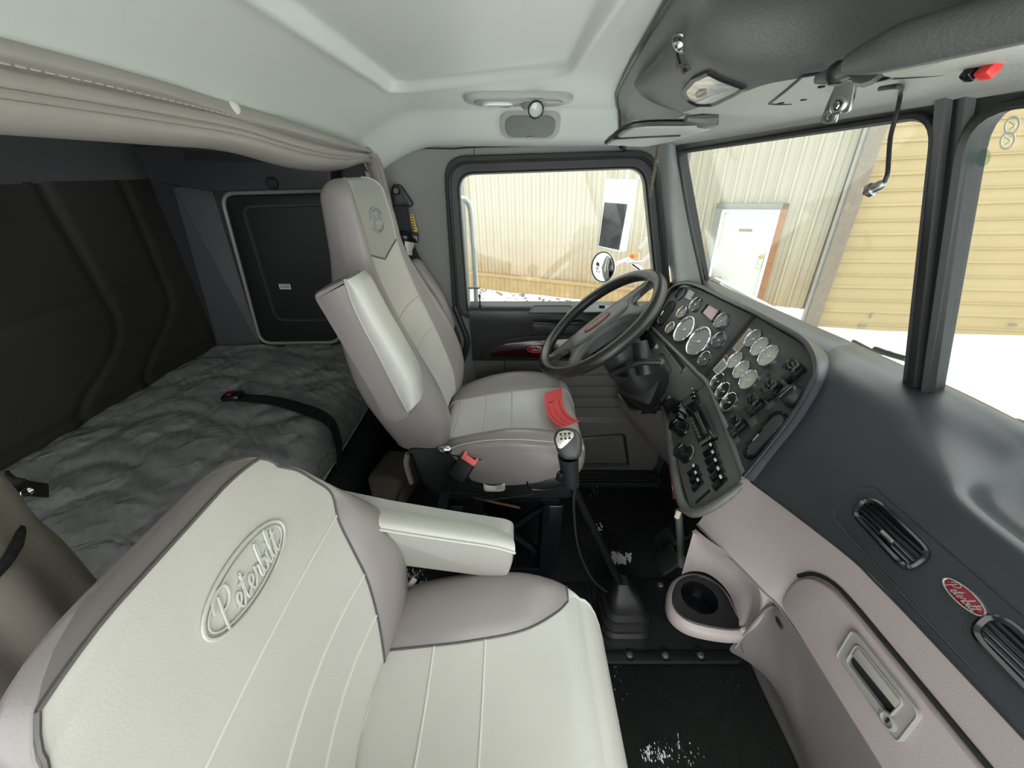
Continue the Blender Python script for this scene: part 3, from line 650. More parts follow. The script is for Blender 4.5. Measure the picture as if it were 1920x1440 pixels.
# suspension under the seat
obj('suspension', [abox(-.22, .16, .92, 1.28, .03, .06, .005), abox(-.22, .16, .92, 1.28, .40, .44, .005), tube([V((-.2, .93, .08)), V((.14, .93, .40))], .014, 6), tube([V((.14, .95, .08)), V((-.2, .95, .40))], .014, 6), tube([V((-.2, 1.27, .08)), V((.14, 1.27, .40))], .014, 6), lathe(frame((-.02, 1.1, .06), (0, 0, 1)), [(.07, 0), (.085, .05), (.07, .1), (.085, .16), (.07, .22), (.085, .3), (.06, .34)], 20), abox(.10, .17, .905, 1.0, .06, .40, .006), abox(-.24, -.10, .905, 1.25, .06, .40, .006)], M['gloss_black'], ds)
obj('tension_rod', [tube([at(880, 930, y=.90), at(920, 940, y=.90), at(975, 952, y=.90)], .004, 6, 3)], M['rust'], ds)
obj('release_bar', [tube([at(870, 915, y=.9), at(905, 935, y=.89), at(960, 932, y=.89), at(1000, 925, y=.89)], .004, 6, 3)], M['black_plastic'], ds)
obj('tilt_bar', [tube([at(765, 850, y=.93), at(762, 870, y=.93), at(772, 905, y=.93)], .009, 8, 3)], M['handle_grey'], ds)
# ---- passenger seat
ps = thing('passenger_seat', (-.05, .29, 0), 'large light grey leather passenger seat in the foreground with oval emblem', 'seat', 'cab seats')
PY = .272
SP_ = [[.64, -.222, .225, .070, .020, .13], [.69, -.243, .250, .108, .042, .14], [.75, -.264, .262, .138, .055, .14], [.80, -.280, .260, .154, .048, .135], [.85, -.296, .240, .175, .026, .12], [.885, -.308, .220, .204, .010, .10], [.93, -.321, .198, .190, .004, .075], [.965, -.333, .182, .176, .002, .058], [.996, -.343, .166, .160, .001, .048]]
def topdrop(s, y): return -1.1 * max(0, abs(y) - .07) ** 1.7 * sstep(.95, 1.02, s)
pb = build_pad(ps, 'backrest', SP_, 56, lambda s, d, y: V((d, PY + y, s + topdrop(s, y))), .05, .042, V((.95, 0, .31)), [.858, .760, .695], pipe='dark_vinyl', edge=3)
SPC = [[-.25, .625, .195, .085, .010, .09], [-.17, .628, .220, .088, .028, .11], [-.07, .632, .232, .095, .040, .13], [.02, .634, .230, .112, .036, .13], [.085, .630, .218, .150, .020, .12], [.118, .622, .202, .186, .006, .11], [.135, .615, .190, .184, .003, .10]]
pc = build_pad(ps, 'cushion', SPC, 44, lambda s, d, y: V((s, PY + y, d)), .02, .040, V((0, 0, 1)), [-.225, -.135, -.046], pipe='dark_vinyl', nose=.112)
emblem(ps, V((-.3195, .297, .932)), (1, 0, .33), (0, 0, 1), .150, .062, .0022, M['light_vinyl'])
obj('seat_pedestal', [abox(-.22, .12, .12, .46, .0, .42, .02), abox(-.26, .15, .08, .50, .40, .54, .02)], M['black_plastic'], ps)
# inboard armrest, folded down
AN = frame((0, .545, 0), (0, -1, 0))
aw = obj('armrest', slab(AN, rnd([(-.36, .835), (-.235, .797), (-.10, .765), (-.012, .746), (.004, .735), (.002, .70), (-.006, .662), (-.022, .650), (-.10, .668), (-.215, .692), (-.34, .73)], .012), .070, .010), M['head_vinyl'], ps)
def armtop(i, j):
    x = -.36 + .366 * i; y = .473 + .074 * j; z = .832 - .27 * (x + .36) + .10 * (x + .36) ** 2
    er = max(0, (x + .055) / .061); c = .545
    yy = c - (c - y) * math.sqrt(max(.0, 1 - er ** 2.5)) if er > 0 else y
    yy = .473 + (yy - .473) * 1.0
    return V((x - .03 * (j ** 2) * sstep(.7, 1, i), y, z + .012 * math.sqrt(max(0, 1 - (2 * j - 1) ** 4)) - .030 * j * j - .010 * er ** 2))
obj('armrest_pad', grid(armtop, 40, 16), M['light_vinyl'], aw, ang=70)
obj('armrest_welt', tube([armtop(i / 20, 0) + V((0, -.001, .001)) for i in range(21)], .0026, 6), M['light_vinyl'], aw)
obj('outboard_armrest', slab(frame((0, .03, 0), (0, -1, 0)), rnd([(-.30, .835), (-.22, .797), (-.02, .746), (0, .735), (-.02, .65), (-.24, .69)], .014), .06, .012), M['taupe_vinyl'], ps)
# red paper tag on the driver's cushion
tg = thing('red_tag', at(1050, 760, z=.66), 'curled red paper tag lying on the front of the driver cushion', 'tag')
def tagp(i, j):
    a, b = at(1022, 737, z=.672), at(1054, 727, z=.672); c, d = at(1058, 801, z=.695), at(1089, 789, z=.695)
    m0, m1 = at(1027, 778, z=.668), at(1060, 768, z=.668)
    l = a * (1 - i) ** 2 + (m0 * 2 - (a + c) * .5) * (2 * i * (1 - i)) + c * i * i
    r = b * (1 - i) ** 2 + (m1 * 2 - (b + d) * .5) * (2 * i * (1 - i)) + d * i * i
    return l.lerp(r, j)
obj('paper', grid(tagp, 24, 8), M['tag_red'], tg, ang=80)
up = V((-.0006, -.0006, .0012))
pr_ = []
for j0, j1, i0, i1 in ((.18, .20, .28, .95), (.80, .82, .22, .9), (.45, .465, .30, .60), (.45, .465, .64, .9), (.22, .5, .22, .235)):
    pr_.append(loops([[tagp(i0 + (i1 - i0) * k / 16, j0) + up for k in range(17)], [tagp(i0 + (i1 - i0) * k / 16, j1) + up for k in range(17)]], False, False, False, False))
obj('printed_lines', pr_, M['ink'], tg)
obj('eyelet', lathe(frame(tagp(.1, .5) + V((0, 0, .001)), (0, 0, 1)), [(.006, 0), (.006, .0015), (.003, .002), (.003, .001)], 14), M['brass'], tg)
# belt buckle stalk
bu = thing('belt_buckle', at(850, 940, y=.85), 'black seat belt buckle with red button beside the driver cushion', 'buckle')
bf = frame(at(868, 878, y=.835), (-.1, -.75, .65), (.45, .15, .9))
obj('body', box(bf, .050, .072, .026, .007), M['deep_black'], bu)
fb = move(bf, w3(.004, .030, bf), .010)
obj('release_button', [box(fb, .046, .017, .014, .003), box(move(fb, w3(-.019, .010, fb)), .008, .012, .014, .003), box(move(fb, w3(.019, .010, fb)), .008, .012, .014, .003)], M['buckle_red'], bu)
obj('stalk', ribbon([w3(0, -.03, bf), at(842, 915, y=.86), at(830, 945, y=.865), at(822, 985, y=.87), at(818, 1000, y=.875)], .03, .005, (1, 0, .2), 5), M['webbing'], bu)
# small white connector by the passenger cushion
wp = thing('wire_connector', at(772, 1094, z=.61), 'small white plug on a wire between passenger backrest and cushion', 'connector')
wf = frame(at(772, 1094, z=.625), (.2, -.5, .8), (.35, .9, 0))
obj('plug', box(wf, .012, .022, .010, .002), M['white_plastic'], wp)
obj('terminal', box(move(wf, w3(0, -.015, wf)), .006, .010, .006, .001), M['brass'], wp)
obj('wire', tube([w3(0, .01, wf), w3(.004, .03, wf, -.02), w3(.01, .05, wf, -.08)], .002, 5, 4), M['black_rubber'], wp)
# seat belt hanging on the driver's wall
sb = thing('seat_belt', (-.38, 1.46, .9), 'black three point seat belt hanging from its anchor on the driver wall', 'seat belt')
BW = frame((0, 1.495, 0), (0, -1, 0))
obj('anchor_cover', slab(BW, rnd(px([(738, 345), (752, 345), (776, 380), (774, 388), (735, 390), (731, 380)], BW), .012), .022, .006), M['black_plastic'], sb)
obj('anchor_bolt', lathe(move(BW, on(747, 357, BW), .02), [(.014, 0), (.014, .006), (.010, .010), (.0, .010)], 6), M['gloss_black'], sb)
obj('webbing', [ribbon([at(752, 386, y=1.462), at(757, 420, y=1.46), at(764, 450, y=1.46)], .046, .004, (1, 0, 0), 5), ribbon([at(760, 448, y=1.466), at(772, 478, y=1.468), at(783, 500, y=1.47), at(796, 545, y=1.472), at(805, 620, y=1.472)], .046, .004, (1, 0, 0), 5)], M['webbing'], sb)
obj('yellow_label', ribbon([at(772, 402, y=1.456), at(776, 420, y=1.455), at(780, 434, y=1.455)], .012, .002, (1, 0, 0), 4), M['yellow'], sb)
obj('label_print', [ribbon([at(772 + i * .9, 404 + i * 5, y=1.453), at(773 + i * .9, 406 + i * 5, y=1.453)], .008, .001, (1, 0, 0), 2) for i in range(6)], M['black_ink'], sb)
obj('tongue_guide', box(frame(at(767, 444, y=1.452), (0, -1, .1), (.15, 0, 1)), .068, .034, .022, .007), M['gloss_black'], sb)
tf = frame(at(768, 462, y=1.452), (0, -1, .1), (.12, 0, 1))
obj('tongue', [slab(tf, rnd([(-.016, .02), (-.016, .0), (-.010, -.012), (-.011, -.030), (.011, -.030), (.010, -.012), (.016, .0), (.016, .02)], .004), .004), band(shift(tf, .004), rrect(.012, .008, .002, cy=-.020), [(0, 0), (0, .001), (.002, .001), (.002, 0)])], M['plate'], sb)
# ================================================================== DASHBOARD
DP = frame((.651, .98, 1.026), (-1, 0, .527))
CP = frame((.651, .98, 1.026), (-1, .14, .527))
dash = thing('dashboard', (.62, .6, .0), 'full width truck dashboard, black gauge panels and taupe lower half with glovebox', 'dashboard')
def crest(y): return 1.052 - .050 * (y - .6)
top = [[V((.76, y, crest(y) - .10)), V((.742, y, crest(y) - .03)), V((.715, y, crest(y))), V((.69, y, crest(y) + .001)), V((.664, y, crest(y) - .007)), V((.646, y, crest(y) - .022)), V((.636, y, crest(y) - .06))] for y in (1.50, 1.42, 1.25, 1.0, .85, .75)]
top += [[p + V((0, yy - p.y, -.004)) for p in top[-1]] for yy in (.70, .65, .60)]
cols = [
    [(.76, .80, .95), (.742, .80, 1.02), (.715, .80, 1.041), (.69, .785, 1.041), (.658, .745, 1.030), (.618, .700, 1.000), (.567, .660, .925), (.526, .632, .860), (.489, .618, .795)],
    [(.76, .72, .95), (.742, .72, 1.02), (.715, .72, 1.046), (.69, .70, 1.046), (.655, .67, 1.040), (.610, .645, 1.012), (.560, .615, .935), (.522, .595, .870), (.488, .604, .800)],
    [(.76, .54, .95), (.742, .54, 1.03), (.715, .54, 1.052), (.69, .53, 1.046), (.655, .525, 1.030), (.614, .52, .996), (.566, .51, .935), (.530, .50, .880), (.499, .495, .826)],
    [(.76, .43, .95), (.742, .43, 1.03), (.715, .43, 1.050), (.69, .42, 1.034), (.655, .415, 1.008), (.604, .41, .990), (.566, .40, .948), (.532, .39, .905), (.500, .375, .860)],
    [(.76, .37, .95), (.742, .37, 1.03), (.718, .37, 1.046), (.695, .37, 1.000), (.645, .36, .970), (.592, .36, .984), (.562, .35, .953), (.531, .34, .912), (.500, .33, .866)],
    [(.76, .25, .95), (.742, .25, 1.03), (.720, .25, 1.044), (.700, .25, .992), (.645, .25, .962), (.590, .25, .983), (.562, .25, .953), (.531, .25, .912), (.500, .25, .872)],
    [(.76, .0, .95), (.742, .0, 1.03), (.720, .0, 1.044), (.700, .0, .992), (.645, .0, .962), (.590, .0, .984), (.562, .0, .955), (.531, .0, .914), (.500, .0, .882)],
    [(.76, -.36, .95), (.742, -.36, 1.03), (.720, -.36, 1.044), (.700, -.36, .992), (.645, -.36, .962), (.590, -.36, .984), (.562, -.36, .955), (.531, -.36, .914), (.500, -.36, .884)]]
obj('dash_pad', [loft(top, 6, 5), loft(cols, 6, 9)], M['dash_dark'], dash, ang=75)
# gauge panels
dpo = rnd(px([(1223, 612), (1258, 549), (1278, 537), (1306, 540), (1412, 591), (1320, 708), (1284, 674)], DP), .012)
cpo = rnd(px([(1416, 592), (1502, 643), (1526, 672), (1529, 698), (1519, 728), (1481, 791), (1424, 862), (1398, 892), (1362, 800), (1342, 745), (1322, 709)], CP), .012)
obj('driver_gauge_panel', slab(shift(DP, -.012), dpo, .012, .002), M['panel_black'], dash)
obj('centre_gauge_panel', slab(shift(CP, -.012), cpo, .012, .002), M['panel_black'], dash)
obj('panel_joint', tube([on(1414, 592, DP), on(1321, 707, DP)], .0045, 6), M['deep_black'], dash)
path = [(on(u, v, DP), DP[3]) for u, v in ((1218, 622), (1224, 608), (1240, 577), (1259, 548), (1280, 536), (1308, 539), (1360, 565), (1410, 589))] + [(on(u, v, CP), CP[3]) for u, v in ((1452, 612), (1502, 641), (1524, 667), (1531, 695), (1522, 727), (1483, 791), (1426, 863), (1399, 895))]
cen = (on(1310, 625, DP), on(1420, 735, CP)); rows = []
for i, (p, n) in enumerate(path):
    q = path[min(i + 1, len(path) - 1)][0] - path[max(i - 1, 0)][0]; o = n.cross(q).normalized()
    if o.dot(p - cen[0 if i < 8 else 1]) < 0: o = -o
    k = .36 if i > 8 else .42
    rows.append([p - n * .006, p + n * .010, p + o * .004 + n * .014, p + o * .012 + n * .014, p + o * .026 * k + n * .006, p + o * .034 * k - n * .030])
obj('gauge_hood', loft(rows, 4, 5), M['dash_dark'], dash, ang=70)
def gauge(u, v, R, fr, dial, ang, par=dash, ticks=9, need='needle'):
    f = move(fr, on(u, v, fr))
    g = obj('gauge', lathe(f, [(R, 0), (R, .006), (R * .975, .009), (R * .93, .0095), (R * .895, .007), (R * .885, .002)], 32, False, False), M['chrome'], par)
    obj('dial', lathe(f, [(R * .90, .0022), (0, .0023)], 32, False, False), M[dial], g)
    mk = []
    for k in range(ticks):
        a = math.radians(-40 + 260 * k / (ticks - 1)); r0, r1 = R * .64, R * .78; w = R * .02; c, s = math.cos(a), math.sin(a)
        mk.append(([w3(r0 * c - w * s, r0 * s + w * c, f, .0034), w3(r0 * c + w * s, r0 * s - w * c, f, .0034), w3(r1 * c + w * s, r1 * s - w * c, f, .0034), w3(r1 * c - w * s, r1 * s + w * c, f, .0034)], [(0, 1, 2, 3)]))
    obj('tick_marks', mk, M['needle' if dial in ('dial_dark', 'dial_black', 'dial_grey') else 'black_ink'], g)
    a = math.radians(ang)
    obj('needle', [tube([w3(-R * .15 * math.cos(a), -R * .15 * math.sin(a), f, .0045), w3(R * .55 * math.cos(a), R * .55 * math.sin(a), f, .0045)], [R * .035, R * .012], 5), lathe(f, [(R * .09, .003), (R * .09, .006), (0, .0065)], 10, False, False)], M[need], g)
    return g
for u, v, R, d, a in ((1306, 572, .0255, 'dial_dark', 225), (1280.6, 587.2, .0245, 'dial_tan', 215), (1259, 616.2, .0235, 'dial_tan', 215),
                      (1354.7, 603.1, .0255, 'dial_grey', 225), (1350, 638.8, .0255, 'dial_dark', 225), (1323.8, 674.4, .0245, 'dial_dark', 220)):
    gauge(u, v, R, DP, d, a)
gauge(1285.3, 619, .048, DP, 'dial_grey', 205, ticks=13); gauge(1312, 641.5, .050, DP, 'dial_grey', 205, ticks=13)
for u, v, R, d in ((1415.6, 637, .0265, 'dial_grey'), (1428.8, 652.8, .0270, 'dial_pale'), (1445, 669.7, .0290, 'dial_pale'),
                   (1381.9, 678, .0255, 'dial_pale'), (1394, 696, .0260, 'dial_pale'), (1407.5, 714.7, .0275, 'dial_pale'),
                   (1349, 716.6, .0245, 'dial_black'), (1359.4, 735.3, .0250, 'dial_black'), (1370.6, 756, .0265, 'dial_black')):
    gauge(u, v, R, CP, d, 210, ticks=7)
# information screen, stickers, small holes
sf = rnd(px([(1313, 588), (1328, 568), (1352, 582), (1336, 605)], DP), .003)
s_ = obj('info_display', band(DP, sf, [(0, 0), (0, .004), (.004, .005), (.005, -.002)]), M['black_plastic'], dash)
obj('screen', slab(DP, rnd(px([(1319, 586.5), (1333, 570.5), (1351, 582.5), (1336, 603.5)], DP), .002), .0025), M['screen'], s_)
def sticker(nm, q, fr, m, ink, n, a0=.1, a1=.9, vertical=False, parent=dash):
    P_ = [l2(on(u, v, fr), fr) for u, v in q]
    def bl(s, t): return (P_[0][0] * (1 - s) * (1 - t) + P_[1][0] * s * (1 - t) + P_[2][0] * s * t + P_[3][0] * (1 - s) * t, P_[0][1] * (1 - s) * (1 - t) + P_[1][1] * s * (1 - t) + P_[2][1] * s * t + P_[3][1] * (1 - s) * t)
    o = obj(nm, slab(fr, P_, .0012), M[m], parent); g = []
    for k in range(n):
        s0 = .08 + .84 * k / n; s1 = s0 + .84 / n * .5; e = a1 - (.2 * random.random())
        g.append(([w3(*bl(s, t), fr, .0016) for s, t in ((s0, a0), (s1, a0), (s1, e), (s0, e))], [(0, 1, 2, 3)]))
    obj('printed_lines', g, M[ink], o, smooth=False); return o
sticker('placard', [(1283, 558), (1293, 540), (1306, 549), (1296.6, 565)], DP, 'panel_black', 'white_ink', 6)
sticker('placard', [(1374, 654), (1405, 615), (1415.6, 624), (1383, 662)], CP, 'label_tan', 'bezel_grey', 12)
sticker('placard', [(1358, 667), (1363, 665), (1370, 676), (1366, 681)], CP, 'label_orange', 'black_ink', 2)
sticker('placard', [(1337, 693), (1357.5, 671), (1366, 685), (1346, 705)], CP, 'white_ink', 'panel_black', 7)
obj('blank_hole', [lathe(move(CP, on(u, v, CP), .001), [(.0045, 0), (.004, .001), (.0, .0004)], 10) for u, v in ((1470, 686), (1441, 703), (1451, 718), (1428, 731))], M['deep_black'], dash)
def vent(out, fr, nsl, nm, ax, tabp=None, par=dash, m='black_plastic', depth=.012):
    v_ = obj(nm, band(fr, out, [(-.003, 0), (-.002, .005), (.001, .007), (.005, .004), (.006, -depth), (0, -depth)]), M[m], par)
    ins_ = inset(out, .005); obj('duct', slab(shift(fr, -depth), ins_, .0015), M['deep_black'], v_)
    cx = sum(p[0] for p in ins_) / len(ins_); cy = sum(p[1] for p in ins_) / len(ins_); c, s = math.cos(ax), math.sin(ax); 
    tt = [(p[0] - cx) * -s + (p[1] - cy) * c for p in ins_]; lo, hi = min(tt), max(tt)
    for k in range(nsl):
        t = lo + (hi - lo) * (k + .5) / nsl; seg = []
        n_ = len(ins_)
        for i in range(n_):
            a_, b_ = ins_[i - 1], ins_[i]; ta = (a_[0] - cx) * -s + (a_[1] - cy) * c - t; tb = (b_[0] - cx) * -s + (b_[1] - cy) * c - t
            if ta * tb < 0: 
                f = ta / (ta - tb); seg.append((a_[0] + (b_[0] - a_[0]) * f, a_[1] + (b_[1] - a_[1]) * f))
        if len(seg) >= 2:
            p, q = w3(*seg[0], fr, 0), w3(*seg[1], fr, 0)
            obj('slat', ribbon([p, q], (hi - lo) / nsl * .62, .0022, (fr[3] + (fr[2] * c - fr[1] * s) * .8), 2), M[m], v_)
    if tabp: obj('tab', box(spin(move(fr, on(*tabp, fr), .002), ax), .020, .006, .008, .002), M['steel'], v_)
    return v_
vo = rnd(px([(1396, 848), (1398, 839), (1445, 781), (1458, 773), (1471, 775), (1478, 786), (1471, 801), (1419, 856), (1407.5, 861), (1398, 857.5)], CP), .006, 2)
a_, b_ = l2(on(1402, 852, CP), CP), l2(on(1468, 783, CP), CP)
vent(vo, CP, 7, 'air_vent', math.atan2(b_[1] - a_[1], b_[0] - a_[0]), (1420, 822), m='gloss_black')
vo = rnd(px([(1234, 605), (1236, 596), (1256, 566), (1263, 565), (1266, 569), (1262, 581), (1243, 607), (1237.5, 610)], DP), .006, 2)
a_, b_ = l2(on(1238, 606, DP), DP), l2(on(1262, 568, DP), DP)
vent(vo, DP, 3, 'air_vent', math.atan2(b_[1] - a_[1], b_[0] - a_[0]), (1243, 588))
rv = move(DP, on(1276, 551, DP))
r_ = obj('round_vent', lathe(rv, [(.027, 0), (.027, .004), (.022, .005), (.021, -.004)], 24, False, False), M['black_plastic'], dash)
for k in (-2, -1, 0, 1, 2): obj('slat', box(spin(move(rv, w3(0, .008 * k, rv)), .5), .040 * math.cos(k * .5), .0035, .004, .001), M['gloss_black'], r_)
# guarded toggles with their name plates, and the round knob
for (u, v), (pu, pv) in (((1492.5, 702), (1475.6, 719)), ((1453, 736), (1442, 756)), ((1419, 765), (1412, 790)), ((1387, 804), (1379, 824))):
    f = spin(move(CP, on(u, v, CP)), -.06)
    t = obj('toggle_switch', [box(move(f, w3(0, 0, f, .006)), .030, .044, .014, .004), box(move(f, w3(0, .014, f, .018)), .028, .014, .014, .004)], M['gloss_black'], dash)
    obj('guard', [tube([w3(-.016, -.008, f, .004), w3(-.017, .006, f, .026), w3(-.013, .020, f, .024), w3(.013, .020, f, .024), w3(.017, .006, f, .026), w3(.016, -.008, f, .004)], .0026, 6, 3)], M['black_plastic'], t)
    obj('rocker_face', box(move(f, w3(0, -.010, f, .014)), .020, .018, .004, .001), M['black_rubber'], t)
    f2 = spin(move(CP, on(pu, pv, CP)), -.06)
    np_ = obj('name_plate', box(move(f2, w3(0, 0, f2, .001)), .030, .020, .002, .0006), M['hub_grey'], t)
f = move(CP, on(1492, 746, CP))
k_ = obj('round_knob', lathe(f, [(.024, 0), (.024, .006), (.020, .012), (.019, .022), (.016, .025), (0, .026)], 24, False, False), M['black_plastic'], dash)
obj('grip', box(move(f, w3(0, 0, f, .026)), .008, .034, .010, .003), M['gloss_black'], k_)
# grey facing: knee panel under the driver's gauges, then the switch stack
kp = rnd(px([(1206, 628), (1222, 613), (1284, 676), (1321, 710), (1322, 716), (1252, 764), (1238, 752), (1196, 700)], DP), .01)
obj('knee_panel', slab(shift(DP, -.018), kp, .014, .002), M['bezel_grey'], dash)
DPk = shift(DP, -.004)
so = rnd(px([(1244, 649), (1251, 644), (1288, 687), (1281, 696)], DPk), .006)
c_ = obj('coin_slot', band(DPk, so, [(-.002, 0), (-.001, .002), (.002, .002), (.003, -.001)]), M['handle_grey'], dash)
obj('slot_floor', slab(DPk, inset(so, .002), .0006), M['deep_black'], c_)
sc = obj('switch_cluster', slab(DPk, rnd(px([(1211, 634), (1220, 626), (1231, 646), (1217, 660)], DPk), .003), .006, .002), M['deep_black'], dash)
for i in range(4): obj('button', box(move(DPk, on(1215 + 3.4 * i, 633 + 5.2 * i, DPk), .008), .012, .008, .006, .002), M['gloss_black'], sc)
obj('white_label', slab(shift(DPk, .0), rnd(px([(1226, 648), (1231, 644), (1235, 650), (1230, 655)], DPk), .001), .001), M['white_ink'], sc)
for q in ([(1236, 668), (1243, 664), (1257, 690), (1257, 700)], [(1256, 668), (1262, 664), (1279, 690), (1277, 700)]):
    obj('groove', tube([on(u, v, DPk) for u, v in q], .0026, 6, 4), M['black_rubber'], dash)
stk = rnd(px([(1319, 712), (1342, 748), (1397, 900), (1372, 924), (1335, 946), (1305, 962), (1286, 948), (1270, 890), (1254, 815), (1247, 772)], CP), .012)
obj('switch_stack_panel', slab(shift(CP, -.03), stk, .020, .002), M['bezel_grey'], dash)
K = shift(CP, -.010)
def rib(P_, r, fl=.6): return tube([on(u, v, fr) + fr[3] * h for u, v, fr, h in P_], r, 10, 5)
obj('bezel_rib', rib([(1214, 606, DP, 0), (1240, 632, DP, 0), (1284, 675, DP, .002), (1308, 700, DP, .002), (1326, 718, CP, .002), (1342, 752, CP, .002), (1366, 810, CP, .002), (1396, 896, CP, .0)], [.006, .007, .008, .008, .008, .008, .008, .007]), M['bezel_grey'], dash)
obj('stack_bezel', rib([(1240, 762, K, -.004), (1252, 800, K, 0), (1263, 862, K, .002), (1272, 910, K, .004), (1282, 945, K, .004), (1300, 963, K, .004), (1330, 955, K, .003), (1368, 928, K, .0), (1397, 902, K, -.004)], [.007, .011, .012, .012, .012, .011, .010, .009, .007]), M['bezel_grey'], dash)
def pa(u, v, h=0): return on(u, v, K) + K[3] * h
# radio
rq = rnd(px([(1290, 764), (1310, 750), (1347, 824), (1316, 838)], K), .004)
rd = obj('radio', slab(K, rq, .010, .002), M['gloss_black'], dash)
Kr = shift(K, .010)
obj('trim_strip', slab(Kr, px([(1312, 757), (1316, 755), (1344, 817), (1341, 820)], Kr), .002), M['steel'], rd)
obj('display_edge', [tube([on(1307, 772, Kr), on(1325, 812, Kr)], .0012, 5), tube([on(1303, 774, Kr), on(1321, 814, Kr)], .0010, 5)], M['handle_grey'], rd)
obj('display', slab(Kr, px([(1304, 774), (1308, 772), (1326, 812), (1321, 815)], Kr), .0008), M['dial_dark'], rd)
for i in range(6): obj('preset_button', box(spin(move(Kr, on(1297 + 3.0 * i, 786 + 6.6 * i, Kr), .002), .2), .012, .007, .005, .0015), M['hub_grey'], rd)
for i in range(4): obj('preset_button', box(spin(move(Kr, on(1315 + 5.4 * i, 832 - 3.4 * i, Kr), .002), .2), .007, .010, .005, .0015), M['hub_grey'], rd)
for u, v, r, h in ((1270, 763, .020, .040), (1286, 772, .012, .024), (1281, 806, .020, .034), (1289, 853, .022, .030), (1281, 784, .012, .018)):
    f = move(K, on(u, v, K))
    g = obj('knob', lathe(f, [(r * 1.15, 0), (r * 1.1, .004), (r, .006), (r * .92, h), (r * .75, h + .003), (0, h + .003)], 20, False, False), M['gloss_black'], dash)
    obj('pointer', box(move(f, w3(0, r * .55, f, h + .003)), .0025, r * .6, .002, .0005), M['handle_grey'], g)
f = move(K, on(1289, 853, K)); obj('knob_ring', tube([w3(a * .026, b * .026, f, .004) for a, b in ell(1, 1, 24)][2:16], .0018, 6), M['steel'], dash)
def rocker(u, v, w=.0235, l=.040, light=True):
    f = spin(move(K, on(u, v, K)), math.pi / 2 + .10)
    r = obj('rocker_switch', [box(move(f, w3(0, 0, f, .003)), l, w * .62, .006, .0015), loft([[w3(a, -w * .25, f, h), w3(a, w * .25, f, h)] for a, h in ((-l * .44, .004), (-l * .40, .010), (0, .007), (l * .36, .014), (l * .44, .012), (l * .45, .004))], 2, 3)], M['gloss_black'], dash)
    obj('lens', box(move(f, w3(l * .36, 0, f, .0135)), l * .15, w * .42, .003, .001), M['white_plastic' if light else 'hub_grey'], r)  # pale end paints a reflection onto the rocker, not a real lens
for u, v in ((1333, 846), (1337, 860), (1342, 875), (1347, 891), (1352, 907)): rocker(u, v)
for u, v in ((1302, 884), (1306, 897), (1310, 911)): rocker(u, v, .0225, .036)
for u, v in ((1302, 737), (1304, 744), (1306, 751)): rocker(u, v, .015, .024)
so = px([(1304, 941), (1331, 917), (1332, 922), (1305, 946)], K)
obj('card_slot', slab(K, rnd(so, .001), .0012), M['deep_black'], dash)
obj('screw', lathe(move(K, on(1325, 946, K)), [(.003, 0), (.0025, .001), (0, .0015)], 10, False, False), M['steel'], dash)
# taupe lower half
tp = [[(.484, .606, .802), (.465, .610, .745), (.440, .614, .695), (.424, .612, .655)],
      [(.496, .55, .812), (.482, .55, .755), (.462, .553, .705), (.438, .556, .660)],
      [(.500, .495, .826), (.494, .495, .775), (.480, .502, .715), (.456, .506, .664)],
      [(.501, .435, .842), (.500, .435, .790), (.496, .440, .725), (.480, .450, .660)],
      [(.5005, .375, .860), (.502, .375, .80), (.502, .39, .73), (.498, .405, .655)],
      [(.5005, .25, .872), (.503, .25, .80), (.503, .25, .73), (.503, .25, .655)],
      [(.5005, -.36, .884), (.503, -.36, .80), (.503, -.36, .73), (.503, -.36, .655)]]
obj('lower_fascia', loft(tp, 6, 7), M['taupe_plastic'], dash, ang=75)
obj('fascia_seam', tube([V(c[-1]) + V((-.001, 0, 0)) for c in cols[1:]], .0018, 5, 6), M['black_rubber'], dash)
obj('fascia_lip', tube([V(c[-1]) + V((-.0015, 0, -.002)) for c in tp], .002, 5, 6), M['grey_lower'], dash)
# glovebox door
GF = frame((.5025, 0, .75), (-1, 0, 0))
gd = [(.36, -.088)] + [(-.36 + .07 * math.cos(t), -.020 + .070 * math.sin(t)) for t in [math.radians(90 + 10 * k) for k in range(0, 10)]] + [(-.435, -.060), (-.425, -.088)]
gd = [(.36, -.088), (.36, .076), (-.33, .050), (-.37, .043), (-.40, .022), (-.418, -.01), (-.424, -.05), (-.422, -.088)]
gb = obj('glovebox_door', slab(GF, rnd(gd, .02), .010, .005), M['taupe_plastic'], dash)
obj('glovebox_gap', tube([w3(a, b, GF, .001) for a, b in ((.36, .081), (.20, .075), (.05, .0695), (-.10, .064), (-.22, .0595), (-.29, .0565), (-.335, .0545), (-.372, .048), (-.404, .025), (-.424, -.01))], .0038, 6, 3), M['deep_black'], dash)
GH = shift(GF, .010)
hp = rnd(px([(1573, 1230), (1605, 1178), (1735, 1340), (1691, 1396)], GH), .010)
ho = rnd(px([(1594, 1240), (1616, 1207), (1704, 1316), (1675, 1346)], GH), .008)
hd = obj('latch_handle', [loops([[w3(a, b, GH, h) for a, b in (hp if k < 2 else ho)] for k, h in enumerate((0, .005, .005, .0005))])], M['handle_grey'], gb, ang=25)
obj('handle_rim', [tube([w3(a, b, GH, .005) for a, b in inset(hp, .001)], .0018, 6, closed=True), tube([w3(a, b, GH, .006) for a, b in ho], .0018, 6, closed=True)], M['handle_grey'], hd)
obj('recess', slab(shift(GH, .0006), inset(ho, .001), .0008), M['deep_black'], hd)
obj('flap', slab(shift(GH, .001), rnd(px([(1604, 1226), (1616, 1211), (1701, 1316), (1690, 1331)], GH), .004), .007, .003), M['handle_grey'], hd)
lk = move(GH, on(1674, 1351, GH), .004)
